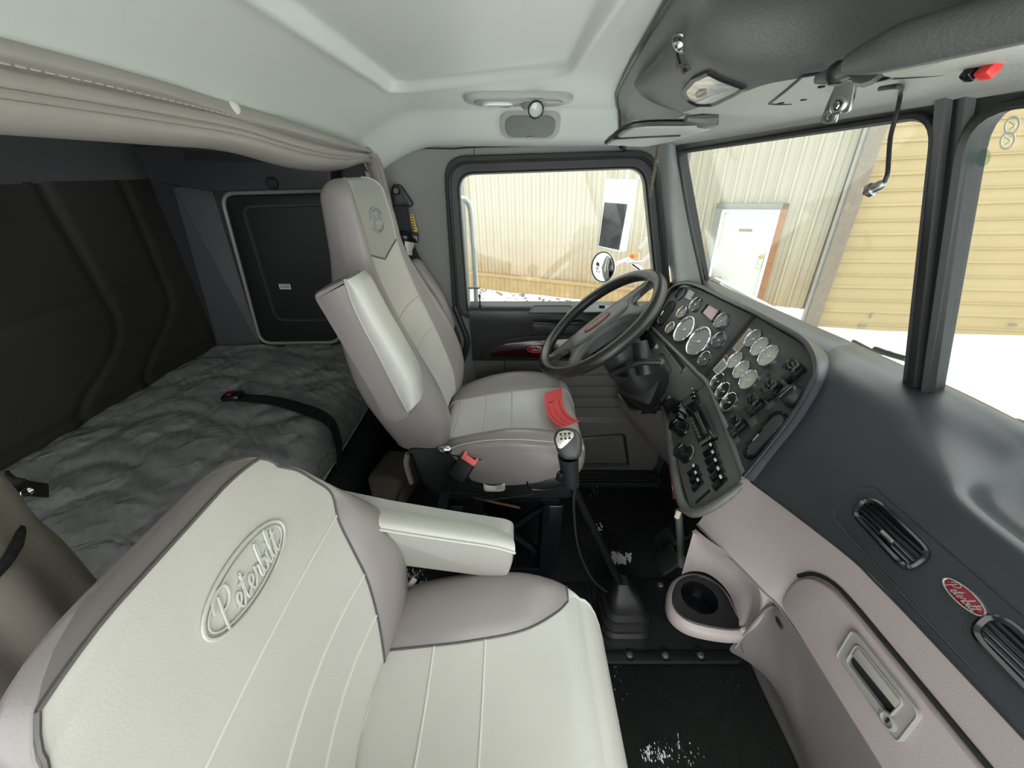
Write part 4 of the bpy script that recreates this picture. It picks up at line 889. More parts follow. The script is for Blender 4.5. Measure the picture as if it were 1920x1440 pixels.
obj('lock', [lathe(lk, [(.011, 0), (.011, .004), (.008, .005), (.007, .002), (0, .002)], 20, False, False)], M['handle_grey'], hd)
obj('keyhole', box(move(lk, w3(0, 0, lk, .003)), .003, .009, .002, .0005), M['deep_black'], hd)
# face vents, badge and sewn outline on the dark face
FF = frame((.5445, .3, .930), (-.80, 0, .60))
v1 = rnd(px([(1602, 958), (1622, 936), (1650, 942), (1740, 1030), (1742, 1046), (1712, 1068), (1690, 1062), (1606, 972)], FF), .010)
a_, b_ = l2(on(1612, 950, FF), FF), l2(on(1730, 1050, FF), FF)
vent(v1, FF, 5, 'air_vent', 0.0, (1666, 1008), m='gloss_black')
c1 = (sum(p[0] for p in v1) / len(v1), sum(p[1] for p in v1) / len(v1)); c2 = l2(on(1912, 1272, FF), FF)
v2 = [(p[0] - c1[0] + c2[0], p[1]) for p in v1]
vent(v2, FF, 5, 'air_vent', 0.0, None, m='gloss_black')
hi_ = [l2(on(u, v, FF), FF) for u, v in ((1566, 978), (1562, 960), (1604, 914), (1640, 912))]
obj('face_seam', tube([w3(.34, hi_[0][1], FF, .0008)] + [w3(a, b, FF, .0008) for a, b in hi_] + [w3(.34, hi_[3][1], FF, .0008)], .0013, 5), M['black_rubber'], dash)
bf = move(FF, on(1810, 1121, FF), .002)
b1 = px([(1770, 1088), (1790, 1092), (1848, 1140), (1850, 1157), (1830, 1152), (1776, 1108)], FF)
bw = max(abs(p[0] - l2(bf[0], FF)[0]) for p in b1)
bg = obj('badge', slab(bf, ell(.0225, .0090, 36), .003, .0015), M['badge_red'], dash)
obj('badge_rim', tube([w3(a, b, bf, .0028) for a, b in ell(.0225, .0090, 36)], .0012, 6, closed=True), M['chrome'], bg)
obj('badge_script', script(shift(bf, .0034), .034, .0004), M['handle_grey'], bg)
# cup holder housing
sm = [at(1300, 997, z=.650), at(1309, 1000, z=.655), at(1336, 1020, z=.660), at(1372, 1043, z=.664), at(1398, 1063, z=.655), at(1418, 1093, z=.625), at(1420, 1135, z=.565), at(1404, 1170, z=.51), at(1386, 1180, z=.49)]
bt = [at(1278, 1077, z=.492), at(1298, 1071, z=.492), at(1325, 1075, z=.492), at(1350, 1092, z=.492), at(1368, 1115, z=.492), at(1379, 1142, z=.492), at(1384, 1160, z=.492), at(1386, 1172, z=.492), at(1386, 1179, z=.490)]
md = [a * .45 + b * .55 + V((.018 * math.sin(math.pi * i / 8) + .0, .012 * math.sin(math.pi * i / 8), 0)) for i, (a, b) in enumerate(zip(sm, bt))]
ch = obj('cup_holder', [loft([sm, md, bt], 5, 6)], M['taupe_plastic'], dash, ang=75)
s2 = [at(1304, 992, z=.652), at(1312, 999, z=.658), at(1340, 1020, z=.664), at(1380, 1042, z=.666), at(1408, 1062, z=.66), at(1434, 1100, z=.645), at(1450, 1132, z=.61), at(1412, 1180, z=.50), at(1388, 1192, z=.47)]
obj('holder_shoulder', loft([s2, [a * .5 + b * .5 + V((-.008, -.004, 0)) for a, b in zip(s2, sm)], sm], 5, 5), M['taupe_plastic'], ch, ang=75)
HZ = frame((0, 0, .49), (0, 0, 1), (0, 1, 0))
co = [tuple(p) for p in sp2(px([(1303, 1080), (1273, 1090), (1261, 1122), (1272, 1150), (1310, 1170), (1385, 1179), (1377, 1150), (1356, 1110), (1330, 1088)], HZ), 4)]
if area2(co) < 0: co.reverse()
ccx = sum(p[0] for p in co) / len(co); ccy = sum(p[1] for p in co) / len(co)
obj('tray', prism(HZ, co, [(0.0, 0), (-.004, .001), (-.010, -.004), (-.013, -.014), (-.010, -.036), (.004, -.052), (.02, -.058)], False, True), M['taupe_plastic'], ch)
well = ell(.040, .040, len(co), ccx - .006, ccy + .006)
k0 = min(range(len(co)), key=lambda i: (co[i][0] - well[0][0]) ** 2 * 0 + abs(math.atan2(co[i][1] - ccy, co[i][0] - ccx)))
co2 = co[k0:] + co[:k0]
obj('cup_insert', loops([[w3(a, b, HZ, .0015) for a, b in inset(co2, .002)], [w3(a, b, HZ, .001) for a, b in well], [w3(ccx - .006 + (a - ccx + .006) * .92, ccy + .006 + (b - ccy - .006) * .92, HZ, -.05) for a, b in well]], False, False, True), M['gloss_black'], ch, ang=30)
obj('insert_edge', tube([w3(a, b, HZ, .002) for a, b in co2], .0018, 6, closed=True), M['black_plastic'], ch)
# lower panel to the floor
lp = [[at(1380, 1212, z=.435), at(1402, 1240, z=.25) + V((.02, 0, 0)), V((.742, .655, .08)), V((.752, .655, 0))],
      [at(1407, 1176, z=.51), V((.55, .52, .30)), V((.735, .60, .09)), V((.752, .62, 0))],
      [at(1444, 1136, z=.605), V((.555, .45, .40)), V((.72, .50, .12)), V((.75, .52, 0))],
      [V((.500, .415, .652)), V((.57, .38, .42)), V((.71, .40, .12)), V((.75, .42, 0))],
      [V((.502, .25, .652)), V((.58, .25, .42)), V((.70, .25, .12)), V((.745, .25, 0))],
      [V((.502, -.36, .652)), V((.58, -.36, .42)), V((.70, -.36, .12)), V((.745, -.36, 0))]]
lw = obj('lower_panel', loft(lp, 7, 8), M['grey_lower'], dash, ang=75)
obj('lower_panel_edge', tube([p[0] + V((-.003, -.002, 0)) for p in lp[:4]], .003, 6, 6), M['grey_lower'], dash)
pp = at(1462, 1169, x=.512)
obj('panel_plug', ball(pp, (.004, .013, .006), 12), M['black_plastic'], dash)
# driver's knee bolster under the column
kb = [[at(1160, 742, y=1.36), at(1196, 775, y=1.22), at(1246, 768, y=1.05)], [at(1166, 770, y=1.36), at(1205, 805, y=1.22), at(1258, 820, y=1.05)], [at(1190, 820, y=1.36) + V((.05, 0, 0)), at(1225, 860, y=1.22) + V((.05, 0, 0)), at(1264, 890, y=1.04)], [V((.70, 1.40, .45)), V((.70, 1.25, .45)), V((.66, 1.02, .42))]]
obj('knee_bolster', loft(kb, 6, 6), M['grey_lower'], dash, ang=75)
obj('knee_edge', tube([at(1160, 740, y=1.36), at(1168, 752, y=1.33), at(1180, 768, y=1.27), at(1200, 772, y=1.2)], .006, 8, 4), M['bezel_grey'], dash)
obj('dash_end', loft([[at(1222, 612, y=1.40), at(1205, 640, y=1.42), at(1170, 742, y=1.42)], [V((.70, 1.49, 1.0)), V((.66, 1.49, .86)), V((.60, 1.49, .72))]], 4, 4), M['black_plastic'], dash)
obj('stack_side', loft([[on(u, v, K) + K[3] * -.002 for u, v in ((1240, 762), (1254, 815), (1266, 880), (1276, 930), (1300, 964))], [on(u, v, K) + V((.16, .02, -.03)) for u, v in ((1246, 762), (1262, 815), (1274, 880), (1284, 925), (1306, 950))]], 4, 3), M['bezel_grey'], dash, ang=70)
obj('wire_harness', [tube([at(1258, 870, y=.88), at(1262, 905, y=.86), at(1266, 935, y=.83)], .007, 6, 4)], M['badge_red'], dash)
obj('harness_plug', box(frame(at(1271, 965, y=.66), (-.5, -.6, .5)), .012, .020, .012, .003), M['label_tan'], dash)
obj('side_strut', [tube([at(1272, 958, y=.68), at(1275, 1000, y=.68), at(1277, 1060, y=.68)], .009, 8, 3)], M['bezel_grey'], dash)

# ================================================================== STEERING WHEEL AND COLUMN
u1 = V((.752, 0, .659)); u2 = V((0, 1, 0)); un = u1.cross(u2).normalized()
if un.x > 0: un = -un
WC = V((.283, 1.15, .925)); WH = (WC, u1, u2, un)
R0 = .212
sw = thing('steering_wheel', WC, 'black steering wheel with grey hub pad and red oval emblem', 'steering wheel')
obj('rim', tube([w3(R0 * math.cos(t), R0 * math.sin(t), WH, .022) for t in [k * math.pi / 36 for k in range(72)]], .0185, 14, closed=True), M['rim_black'], sw, ang=80)
half = [(.0, .062), (.06, .060), (.12, .052), (.175, .047), (.207, .046), (.209, .012), (.165, .012), (.135, .004), (.116, -.022), (.118, -.055), (.140, -.092), (.166, -.124), (.140, -.152), (.108, -.112), (.088, -.080), (.060, -.062), (.025, -.054)]
hub = rnd(half[::-1] + [(-a, b) for a, b in half[1:]][:], .010, 3)
if area2(hub) < 0: hub.reverse()
obj('hub_pad', prism(WH, hub, [(.003, -.004), (0, 0), (0, .012), (.001, .015), (.004, .017)]), M['hub_grey'], sw, ang=40)
obj('horn_cover', prism(WH, sp2([(.105, .030), (.05, .052), (-.05, .052), (-.105, .030), (-.105, -.030), (-.06, -.050), (.06, -.050), (.105, -.030)], 4), [(0, .012), (.002, .019), (.010, .0225), (.03, .0235)]), M['hub_grey'], sw, ang=50)
for a0 in (8, 172, -41, 221):
    a = math.radians(a0); c, s_ = math.cos(a), math.sin(a)
    obj('spoke', tube([w3(.150 * c, .150 * s_, WH, .004), w3(.185 * c, .185 * s_, WH, .010), w3(R0 * c, R0 * s_, WH, .020)], [.016, .018, .016], 10, 4, flat=.5, up=un), M['rim_black'], sw, ang=80)
obj('back_cover', prism(WH, [(a * .8, b * .8) for a, b in sp2([(.13, .05), (-.13, .05), (-.13, -.05), (.13, -.05)], 5)][::-1], [(.02, -.04), (0, -.03), (0, .004)]), M['black_plastic'], sw)
ef = shift(WH, .0235)
eb = obj('emblem', slab(ef, ell(.048, .016, 36), .003, .0015), M['hub_grey'], sw)
obj('emblem_rim', tube([w3(a, b, ef, .003) for a, b in ell(.048, .016, 36)], .0010, 6, closed=True), M['red_plastic'], eb)
obj('emblem_script', script(shift(ef, .0032), .070, .0007), M['handle_grey'], eb)
obj('moulded_mark', box((w3(.0, -.034, shift(WH, .0236)), WH[1], WH[2], WH[3]), .026, .005, .0006), M['bezel_grey'], sw)
col = thing('steering_column', (.45, 1.15, .55), 'black steering column shroud with stalks below the steering wheel', 'steering column')
ax = -un
def colp(t, a=0, b=0): return WC + ax * t + u1 * a + u2 * b
obj('shroud', loft([[colp(t, r * 1.0 * math.cos(q), r * math.sin(q)) for q in [k * math.pi / 6 for k in range(12)]] for t, r in ((.02, .040), (.05, .062), (.10, .070), (.17, .074), (.24, .080), (.30, .075), (.36, .06))], 3, 4, True), M['black_plastic'], col, ang=70)
obj('collar', lathe((colp(.06), u1, u2, un), [(.066, -.006), (.069, 0), (.066, .006)], 24), M['gloss_black'], col)
obj('gear_boot', [box(frame(at(1205, 728, y=1.12), (-.6, -.6, .5)), .12, .10, .08, .02)], M['deep_black'], col)
lev = obj('turn_lever', tube([at(1150, 700, y=1.09), at(1172, 690, y=1.06), at(1200, 680, y=1.04), at(1239, 679, y=1.02)], [.012, .008, .009, .010], 10, 4), M['black_plastic'], col)
obj('lever_cap', ball(at(1240, 679, y=1.02), .0105, 12), M['hub_grey'], lev)
obj('tilt_handle', tube([at(1148, 700, y=1.10), at(1165, 712, y=1.07), at(1180, 708, y=1.05)], [.014, .012, .008], 8, 4), M['black_plastic'], col)
obj('trailer_brake_stalk', [tube([at(1176, 660, y=1.16), at(1150, 622, y=1.24), at(1141, 606, y=1.27)], [.008, .010, .012], 10, 3), lathe(frame(at(1140, 600, y=1.28), (-.5, .3, .7)), [(.017, -.02), (.019, -.01), (.019, .018), (.013, .026), (0, .027)], 14, True, False)], M['hub_grey'], col)
obj('column_upper', tube([at(1200, 640, y=1.10), at(1206, 668, y=1.08), at(1212, 700, y=1.06)], [.022, .026, .03], 12, 4), M['black_plastic'], col)
# ================================================================== OVERHEAD
oc = thing('overhead_console', (.35, .6, 1.44), 'dark moulded overhead console above the windscreen with storage pocket', 'console')
XE = [(-.5, .165), (.45, .165), (.56, .172), (.67, .186), (.88, .212), (1.165, .255), (1.33, .300), (1.45, .345), (1.6, .40)]
def csec(y):
    e = sstep(.80, .98, y)
    k = next(i for i in range(len(XE) - 1) if XE[i + 1][0] >= y); f = (y - XE[k][0]) / (XE[k + 1][0] - XE[k][0]); xe = XE[k][1] * (1 - f) + XE[k + 1][1] * f
    pk = sstep(.56, .47, y)                     # storage pocket in the aft face
    zc = ceil_z(xe, min(max(y, -.3), 1.5)); dz = 1.53 - zc
    a = [(xe - .006, zc + .012), (xe + .002, zc - .004), (xe + .018, zc - .020), (.206 + .080 * pk, 1.490 + .012 * pk), (.230 + .090 * pk, 1.4665 - .001 * pk), (.295 + .045 * pk, 1.4475), (.36, 1.4475), (.44, 1.4455), (.500, 1.438), (.524, 1.432), (.531, 1.429)]
    s = lambda t: (xe + (.46 - xe) * t, (zc - .018) * (1 - t) + 1.452 * t if zc - .018 > 1.452 else 1.452)
    b = [(xe - .006, zc + .012), (xe + .002, zc - .004), (xe + .018, zc - .016), s(.2), s(.45), s(.70), s(.85), s(1.0), (.500, 1.438), (.524, 1.432), (.531, 1.429)]
    return [V((p[0] * (1 - e) + q[0] * e, y, p[1] * (1 - e) + q[1] * e)) for p, q in zip(a, b)]
YS = [-.40 + .05 * i for i in range(39)]
SEC = [csec(y) for y in YS]
obj('shell', loft([s[:6] for s in SEC], 6, 3), M['console_dark'], oc, ang=75)
obj('underside', loft([s[5:] for s in SEC], 6, 3), M['underside'], oc, ang=75)  # paler than the shell: light bounced up from below painted into its colour
obj('edge_bead', tube([s[1] + V((-.003, 0, 0)) for s in SEC], .004, 6, 3), M['black_plastic'], oc)
LF = frame((.30, .7, 1.4462), (-.27, 0, -1), (1, 0, 0))
U_ = frame((0, 0, 1.4465), (0, 0, -1), (1, 0, 0))
obj('access_cover', [tube([on(u, v, U_) for u, v in ((1442, 195), (1472, 172), (1500, 148), (1508, 142), (1550, 136))], .0014, 5, 3), tube([on(u, v, U_) for u, v in ((1442, 195), (1460, 196), (1485, 195))], .0010, 5, 3), tube([on(u, v, U_) for u, v in ((1590, 148), (1680, 146), (1760, 140), (1850, 124), (1960, 95))], .0014, 5, 4)], M['black_rubber'], oc)
obj('clip_hole', [box(move(U_, on(u, v, U_)), a, b, .002, .0005) for u, v, a, b in ((1507, 187, .008, .005), (1540, 163, .007, .005), (1463, 194, .016, .003), (1612, 181, .012, .002), (1607, 160, .005, .005), (1665, 163, .020, .003))], M['deep_black'], oc)
# reading lamp in the console's corner
lo = rnd(px([(1281, 168), (1300, 146), (1332, 131), (1350, 141), (1400, 160), (1385, 172), (1340, 194), (1308, 194), (1288, 184)], LF), .006)
L_ = LF
lm_ = obj('reading_lamp', band(L_, lo, [(-.002, -.004), (-.002, .003), (.002, .005), (.005, .002), (.005, -.004)]), M['black_plastic'], oc)
obj('lens', slab(shift(L_, -.001), inset(lo, .004), .003), M['lens'], lm_)
obj('lens_button', slab(shift(L_, .001), rnd(px([(1306, 172), (1312, 165), (1326, 163), (1328, 170), (1320, 176), (1308, 178)], L_), .002), .003, .001), M['handle_grey'], lm_)
obj('lens_bar', slab(shift(L_, .001), px([(1305, 190), (1340, 174), (1388, 158), (1396, 161), (1345, 186), (1320, 193)], L_), .0015), M['steel'], lm_)
# bracket on the aft face
br = thing('latch_bracket', at(1283, 105, z=1.48), 'small bent metal latch bracket on the console end above the reading lamp', 'bracket')
def shell_hit(u, v):
    d = ray(u, v); t = .15
    while t < 2:
        p = CAM + d * t; c = csec(max(-.4, min(1.5, p.y)))
        for q, r in zip(c, c[1:]):
            if q.x <= p.x <= r.x and p.z > q.z + (r.z - q.z) * (p.x - q.x) / (r.x - q.x): return p
        t += .002
    return CAM + d * .5
hit = shell_hit(1278, 105)
BL = frame(hit - ray(1278, 105).normalized() * .006, (-.55, -.45, -.70), (-.2, .4, .9))
def bp(pts, h): return slab(BL, px(pts, BL), h)
obj('plate', [bp([(1266, 93), (1279, 88), (1286, 117), (1271, 127)], .003)], M['steel'], br)
obj('slot', slab(shift(BL, .003), px([(1270, 96), (1274, 94), (1280, 115), (1276, 117)], BL), .0006), M['deep_black'], br)
fo_ = obj('foot', bp([(1280, 121), (1295, 113), (1300, 123), (1285, 134)], .006), M['steel'], br)
obj('hole', lathe(shift(move(BL, on(1289, 124, BL)), .006), [(.003, 0), (0, .0008)], 10, False, False), M['deep_black'], fo_)
obj('hook_ring', tube([w3(a, b, move(BL, on(1282, 77, BL), .004)) for a, b in ell(.009, .012, 16)], .002, 6, closed=True), M['steel'], br)
obj('hook_screw', lathe(move(BL, on(1276, 82, BL)), [(.006, 0), (.006, .004), (.003, .007), (0, .008)], 12, False, False), M['steel'], br)
# driver's sun visor, edge on, and its hinge
vz = 1.425
V0 = frame(at(1225, 250, z=vz), (.12, -.25, -1), (1, 0, 0))
sv = thing('sun_visor', at(1230, 250, z=vz), 'grey sun visor folded up edge-on above the driver side window', 'visor', 'sun visors')
vq = [on(u, v, V0) for u, v in ((1137, 266), (1188, 233), (1308, 229), (1336, 236), (1250, 262), (1205, 270))]
obj('panel', slab(V0, rnd([l2(p, V0) for p in vq], .008), .014, .004, base=-.007), M['pillar_grey'], sv)
obj('panel_edge', tube([w3(*l2(p, V0), V0, .001) for p in (vq[0], vq[1], vq[2])], .005, 6, 4), M['black_plastic'], sv)
obj('panel_groove', tube([on(u, v, shift(V0, .0075)) for u, v in ((1150, 260), (1205, 257), (1275, 254))], .0022, 6, 3), M['black_rubber'], sv)
obj('hinge', [tube([on(1286, 222, V0), on(1315, 224, V0), on(1342, 222, V0)], [.005, .009, .010], 8, 3), box(frame(on(1322, 232, V0), (.1, -.2, -1), (1, .3, 0)), .02, .05, .014, .004)], M['bezel_grey'], sv)
# passenger visor with its pivot rod
pv = thing('passenger_sun_visor', at(1780, 110, z=1.43), 'long grey sun visor folded against the underside at the top right', 'visor', 'sun visors')
PVf = frame((0, 0, 1.436), (0, 0, -1), (1, 0, 0))
q = [l2(on(u, v, PVf), PVf) for u, v in ((1640, 108), (1700, 88), (1880, 42), (1960, 20), (1990, 80), (1860, 104), (1780, 116), (1690, 126), (1655, 124))]
obj('panel', slab(PVf, rnd(q, .012), .012, .005, base=-.004), M['underside'], pv)
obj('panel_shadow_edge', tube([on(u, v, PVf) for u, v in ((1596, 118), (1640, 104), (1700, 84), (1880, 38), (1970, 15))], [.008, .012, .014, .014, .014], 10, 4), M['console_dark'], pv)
obj('pivot_rod', tube([on(u, v, PVf) for u, v in ((1532, 148), (1550, 144), (1572, 138), (1590, 130), (1628, 118), (1640, 112))], [.004, .006, .0075, .007, .007, .008], 10, 4), M['bezel_grey'], pv)
obj('pivot_knuckle', [ball(on(1573, 137, PVf), (.011, .009, .010), 12), tube([on(1630, 112, PVf) + V((0, 0, -.004)), on(1634, 122, PVf) + V((0, 0, -.004))], .011, 12)], M['black_plastic'], pv)
obj('pivot_cup', band(shift(PVf, .002), rnd(px([(1600, 138), (1640, 128), (1690, 124), (1680, 132), (1630, 144)], PVf), .006), [(0, 0), (0, .004), (.003, .004), (.003, 0)]), M['black_plastic'], pv)
# hanging bracket, aerial lead, connector, cord
hb = thing('mounting_bracket', at(1578, 190, z=1.43), 'folded zinc plated bracket hanging below the console over the windscreen', 'bracket')
HB = frame(at(1580, 185, x=.376), (-.9, -.35, -.15), (0, 0, 1)); HB2 = frame(at(1562, 205, x=.388), (-.9, -.42, -.15), (0, 0, 1))
ob = obj('plate', slab(HB, rnd(px([(1570, 154), (1609, 152), (1602, 190), (1596, 208), (1588, 212), (1560, 211), (1558, 206)], HB), .003), .004, .001), M['steel'], hb)
obj('rubber_washer', lathe(move(HB, on(1578, 196, HB), .004), [(.009, 0), (.009, .002), (.007, .0035), (.005, .003)], 18, False, False), M['zinc'], hb)
obj('bolt', lathe(move(HB, on(1578, 196, HB), .004), [(.0042, 0), (.0042, .005), (.003, .006), (0, .006)], 6, False, False), M['steel'], hb)
obj('rear_plate', slab(HB2, rnd(px([(1570, 156), (1552, 195), (1541, 226), (1543, 231), (1570, 230), (1576, 212), (1578, 180)], HB2), .003), .003, .001), M['zinc'], hb)
obj('grommet', lathe(move(HB2, on(1559, 218, HB2), .003), [(.0075, 0), (.0075, .0015), (.0055, .002), (.003, .002), (.002, 0)], 16, False, False), M['steel'], hb)
al = thing('aerial_lead', at(1650, 280, x=.48), 'black aerial lead with silver plug dangling in front of the windscreen', 'cable')
obj('cable', tube([at(1650, 166, z=1.440), at(1687, 162, z=1.436), at(1689, 172, x=.47), at(1682, 210, x=.47), at(1670, 255, x=.47), at(1666, 300, x=.465), at(1664, 325, x=.46), at(1658, 342, x=.46)], .0024, 8, 6), M['black_rubber'], al)
a, b = at(1659, 343, x=.46), at(1620, 363, x=.455); dd = (b - a).normalized(); fq = frame(a, dd, (0, 0, 1))
ln = (b - a).length
pg = obj('plug', lathe(fq, [(.0045, 0), (.006, .004), (.006, ln * .55), (.0085, ln * .56), (.0085, ln * .76), (.007, ln * .78)], 16), M['steel'], al)
obj('contact', lathe(shift(fq, ln * .78), [(.006, 0), (.006, .002), (.002, .003), (.002, ln * .24), (.0005, ln * .27)], 12), M['brass'], pg)
cn = thing('two_tone_connector', at(1842, 137, z=1.425), 'small red and black connector block above the right windscreen pane', 'connector')
C1 = frame(at(1820, 138, z=1.425), (-.5, 0, -.85), (.85, 0, -.5)); C2 = frame(at(1853, 132, z=1.425), (-.5, 0, -.85), (.85, 0, -.5))
obj('black_half', box(C1, .0085, .009, .009, .002), M['gloss_black'], cn); obj('red_half', box(C2, .0105, .009, .010, .002), M['red_plastic'], cn)
cdp = thing('twisted_cord', at(1228, 300, y=1.38), 'short twisted cord hanging from the driver sun visor', 'cord')
ca, cbt = at(1236, 266, y=1.40), at(1220, 358, y=1.40)
for k in (0, 1):
    obj('strand', tube([ca.lerp(cbt, i / 60) + V((.0032 * math.cos(i * .75 + math.pi * k), .0032 * math.sin(i * .75 + math.pi * k), 0)) for i in range(61)], .0028, 6), M['cord'], cdp)
obj('frayed_end', [tube([cbt, cbt + V((.006 * math.sin(k * 2), .004 * math.cos(k), -.018))], .0012, 4) for k in range(6)], M['cord'], cdp)
# dome lamp, speaker, ceiling plug
def ceil_pt(u, v):
    d = ray(u, v); lo, hi = .1, 3.0
    for _ in range(60):
        m_ = (lo + hi) / 2; p = CAM + d * m_
        if p.y > 1.5 or p.z > ceil_z(p.x, min(p.y, 1.5)): hi = m_
        else: lo = m_
    return CAM + d * lo
def ceil_n(p):
    e = .01; return V(((ceil_z(p.x + e, p.y) - ceil_z(p.x - e, p.y)) / (2 * e), (ceil_z(p.x, p.y + e) - ceil_z(p.x, p.y - e)) / (2 * e), -1)).normalized()
p = ceil_pt(972, 181); dmf = frame(p, ceil_n(p), (0, 1, 0)); dmf = (p, V((1, 0, 0)), dmf[3].cross(V((1, 0, 0))), dmf[3])
if dmf[2].y > 0: pass
dm = thing('dome_lamp', p, 'grey ceiling lamp panel with a swivel spotlight above the driver window', 'lamp')
obj('base', slab(dmf, rrect(.275, .092, .044, 7), .012, .006), M['pillar_grey'], dm)
obj('inner_plate', slab(shift(dmf, .010), rrect(.225, .066, .030, 7), .006, .003), M['handle_grey'], dm)
obj('lens', slab(shift(dmf, .012), rrect(.080, .052, .022, 6, cx=-.052), .008, .005), M['lens'], dm)
se = 1 if dmf[2].y < 0 else -1
sp_ = obj('spot_socket', lathe(move(dmf, w3(.038, 0, dmf), .010), [(.034, 0), (.032, .010), (.024, .018)], 20), M['handle_grey'], dm)
sd = frame(w3(.040, 0, dmf, .018), (at(1008, 214, y=1.14) - w3(.040, 0, dmf, .018)), (1, 0, 0))
obj('spot_barrel', lathe(sd, [(.016, 0), (.019, .012), (.020, .034), (.0175, .036), (.0165, .030)], 22, True, False), M['gloss_black'], dm)
obj('spot_lens', lathe(shift(sd, .029), [(.0175, 0), (.010, .003), (0, .004)], 20, False, False), M['lens'], dm)
p = ceil_pt(994, 232); sn = ceil_n(p); spf = (p, V((1, 0, 0)), sn.cross(V((1, 0, 0))), sn)
sk_ = thing('door_speaker', p, 'rounded grey speaker cover with tiny red badge under the ceiling lamp', 'speaker')
obj('surround', slab(spf, rrect(.182, .098, .034, 7), .010, .004), M['pillar_grey'], sk_)
obj('grille', slab(shift(spf, .009), rrect(.152, .078, .030, 7), .005, .004), M['speaker'], sk_)
bpos = on(994, 257, shift(spf, .014)); bdf = move(spf, bpos)
bd2 = obj('badge', box(bdf, .022, .006, .002, .0005), M['badge_red'], sk_)
obj('badge_print', [box(move(bdf, w3(-.0075 + .005 * k, 0, bdf), .0012), .003, .003, .0006) for k in range(4)], M['white_ink'], bd2)
p = ceil_pt(889, 97); obj('ceiling_button', lathe(frame(p + V((0, 0, .001)), (0, 0, -1)), [(.018, 0), (.018, .002), (.016, .004), (.010, .0055), (0, .006)], 28), M['headliner'], label='small round trim button on the recessed ceiling panel', cat='button')

# ================================================================== FLOOR THINGS
fm = thing('driver_floor_mat', (.3, 1.2, 0), 'black ribbed rubber mat under the pedals beside the driver seat', 'floor mat')
obj('sheet', slab(W0, rnd([(-.05, .905), (.70, .905), (.74, .98), (.74, 1.38), (.20, 1.38), (.20, 1.30), (-.05, 1.30)], .01), .006, .002), M['floor_mat'], fm)
obj('worn_edge', [abox(.045, .185, 1.085, 1.094, .005, .009), abox(.178, .187, 1.06, 1.30, .005, .009)], M['rust'], fm)
fm2 = obj('rear_floor_mat', slab(W0, rnd([(-.42, .56), (.28, .56), (.28, .90), (-.42, .90)], .01), .006, .002), M['floor_mat'], label='black ribbed mat between the two seats', cat='floor mat')
fm3 = obj('passenger_floor_mat', slab(W0, rnd([(.10, -.35), (.74, -.35), (.74, .622), (.10, .622)], .01), .006, .002), M['floor_mat'], label='black ribbed mat in the passenger footwell with snow specks', cat='floor mat')
tc_ = thing('tunnel_cover', (.5, .76, 0), 'black floor cover plate with bolts around the gear lever boot', 'cover')
obj('plate', slab(W0, rnd([(.29, .628), (.72, .628), (.72, .912), (.29, .912)], .012), .012, .005), M['tunnel'], tc_)
obj('flange', slab(shift(W0, .012), rnd([(.29, .630), (.72, .630), (.72, .662), (.29, .662)], .006), .004, .003), M['black_plastic'], tc_)
for i, (u, v) in enumerate(((1180, 1228), (1247, 1229), (1313, 1229), (1186, 1097), (1238, 1097))):
    f = move(W0, at(u, v, z=.014))
    b_ = obj('bolt', lathe(f, [(.011, 0), (.011, .004), (.007, .009), (0, .010)], 14, False, False), M['bezel_grey'], tc_)
    obj('bolt_cup', band(f, rrect(.026, .040, .010), [(0, 0), (0, .004), (.004, .004), (.004, 0)]), M['black_rubber'], b_)
gs = thing('gear_lever', (.37, .735, .01), 'tall gear lever with grey grip rising from a black rubber boot', 'gear lever')
bc = V((.370, .750, 0))
def sq(r, z, cx=0): return [V((bc.x + cx + a, bc.y + b, z)) for a, b in rrect(2 * r, 2 * r, r * .5, 5)]
obj('boot', loops([sq(.083, .0125), sq(.084, .018), sq(.083, .026), sq(.072, .030), sq(.072, .050), sq(.080, .056), sq(.080, .066), sq(.070, .074), sq(.070, .088, -.002), sq(.079, .094, -.002), sq(.079, .104, -.002), sq(.064, .112, -.003), sq(.064, .124, -.004), sq(.072, .130, -.004), sq(.071, .140, -.005), sq(.056, .150, -.007), sq(.054, .178, -.011), sq(.044, .205, -.016), sq(.026, .228, -.022), sq(.018, .245, -.028)], False, False, True), M['boot_rubber'], gs, ang=28)
k0_ = at(1070, 905, y=.70); k1_ = V((.335, .750, .235))
obj('lever', tube([k1_ + V((.01, 0, -.02)), k1_, k1_.lerp(k0_, .5), k0_ + (k0_ - k1_) * .1], [.016, .013, .011, .011], 10, 5), M['gloss_black'], gs)
obj('air_line', tube([at(1078, 900, y=.69), at(1076, 960, y=.69), at(1085, 1030, y=.69), at(1110, 1085, y=.71), at(1138, 1110, y=.73)], .003, 6, 6), M['black_rubber'], gs)
kt = at(1062, 822, y=.69)
kd = (kt - k0_).normalized()
obj('grip', loft([[k0_.lerp(kt, t) + V((math.cos(q), 0, 0)) * r + V((0, 1, 0)) * r * math.sin(q) * .9 for q in [k * math.pi / 6 for k in range(12)]] for t, r in ((-.06, .019), (0, .021), (.35, .022), (.62, .024))], 3, 4, True), M['black_plastic'], gs, ang=70)
KF = frame(at(1060, 828, y=.665), (-.25, -.72, .64), (-.1, .6, .8))
head = px([(1036, 822), (1042, 806), (1060, 800), (1080, 804), (1089, 818), (1090, 845), (1084, 860), (1058, 862), (1046, 852)], KF)
kh = obj('knob', [prism(KF, rnd(head, .01), [(.014, -.050), (.004, -.044), (0, -.030), (0, -.008), (.004, -.001), (.010, .002)])], M['shift_grey'], gs, ang=50)
pf = shift(KF, .0022)
plq = rnd(px([(1041, 824), (1047, 810), (1062, 806), (1076, 810), (1076, 818), (1064, 832), (1052, 842), (1046, 840)], pf), .006)
pp_ = obj('shift_plate', slab(pf, plq, .002, .001), M['plate'], kh)
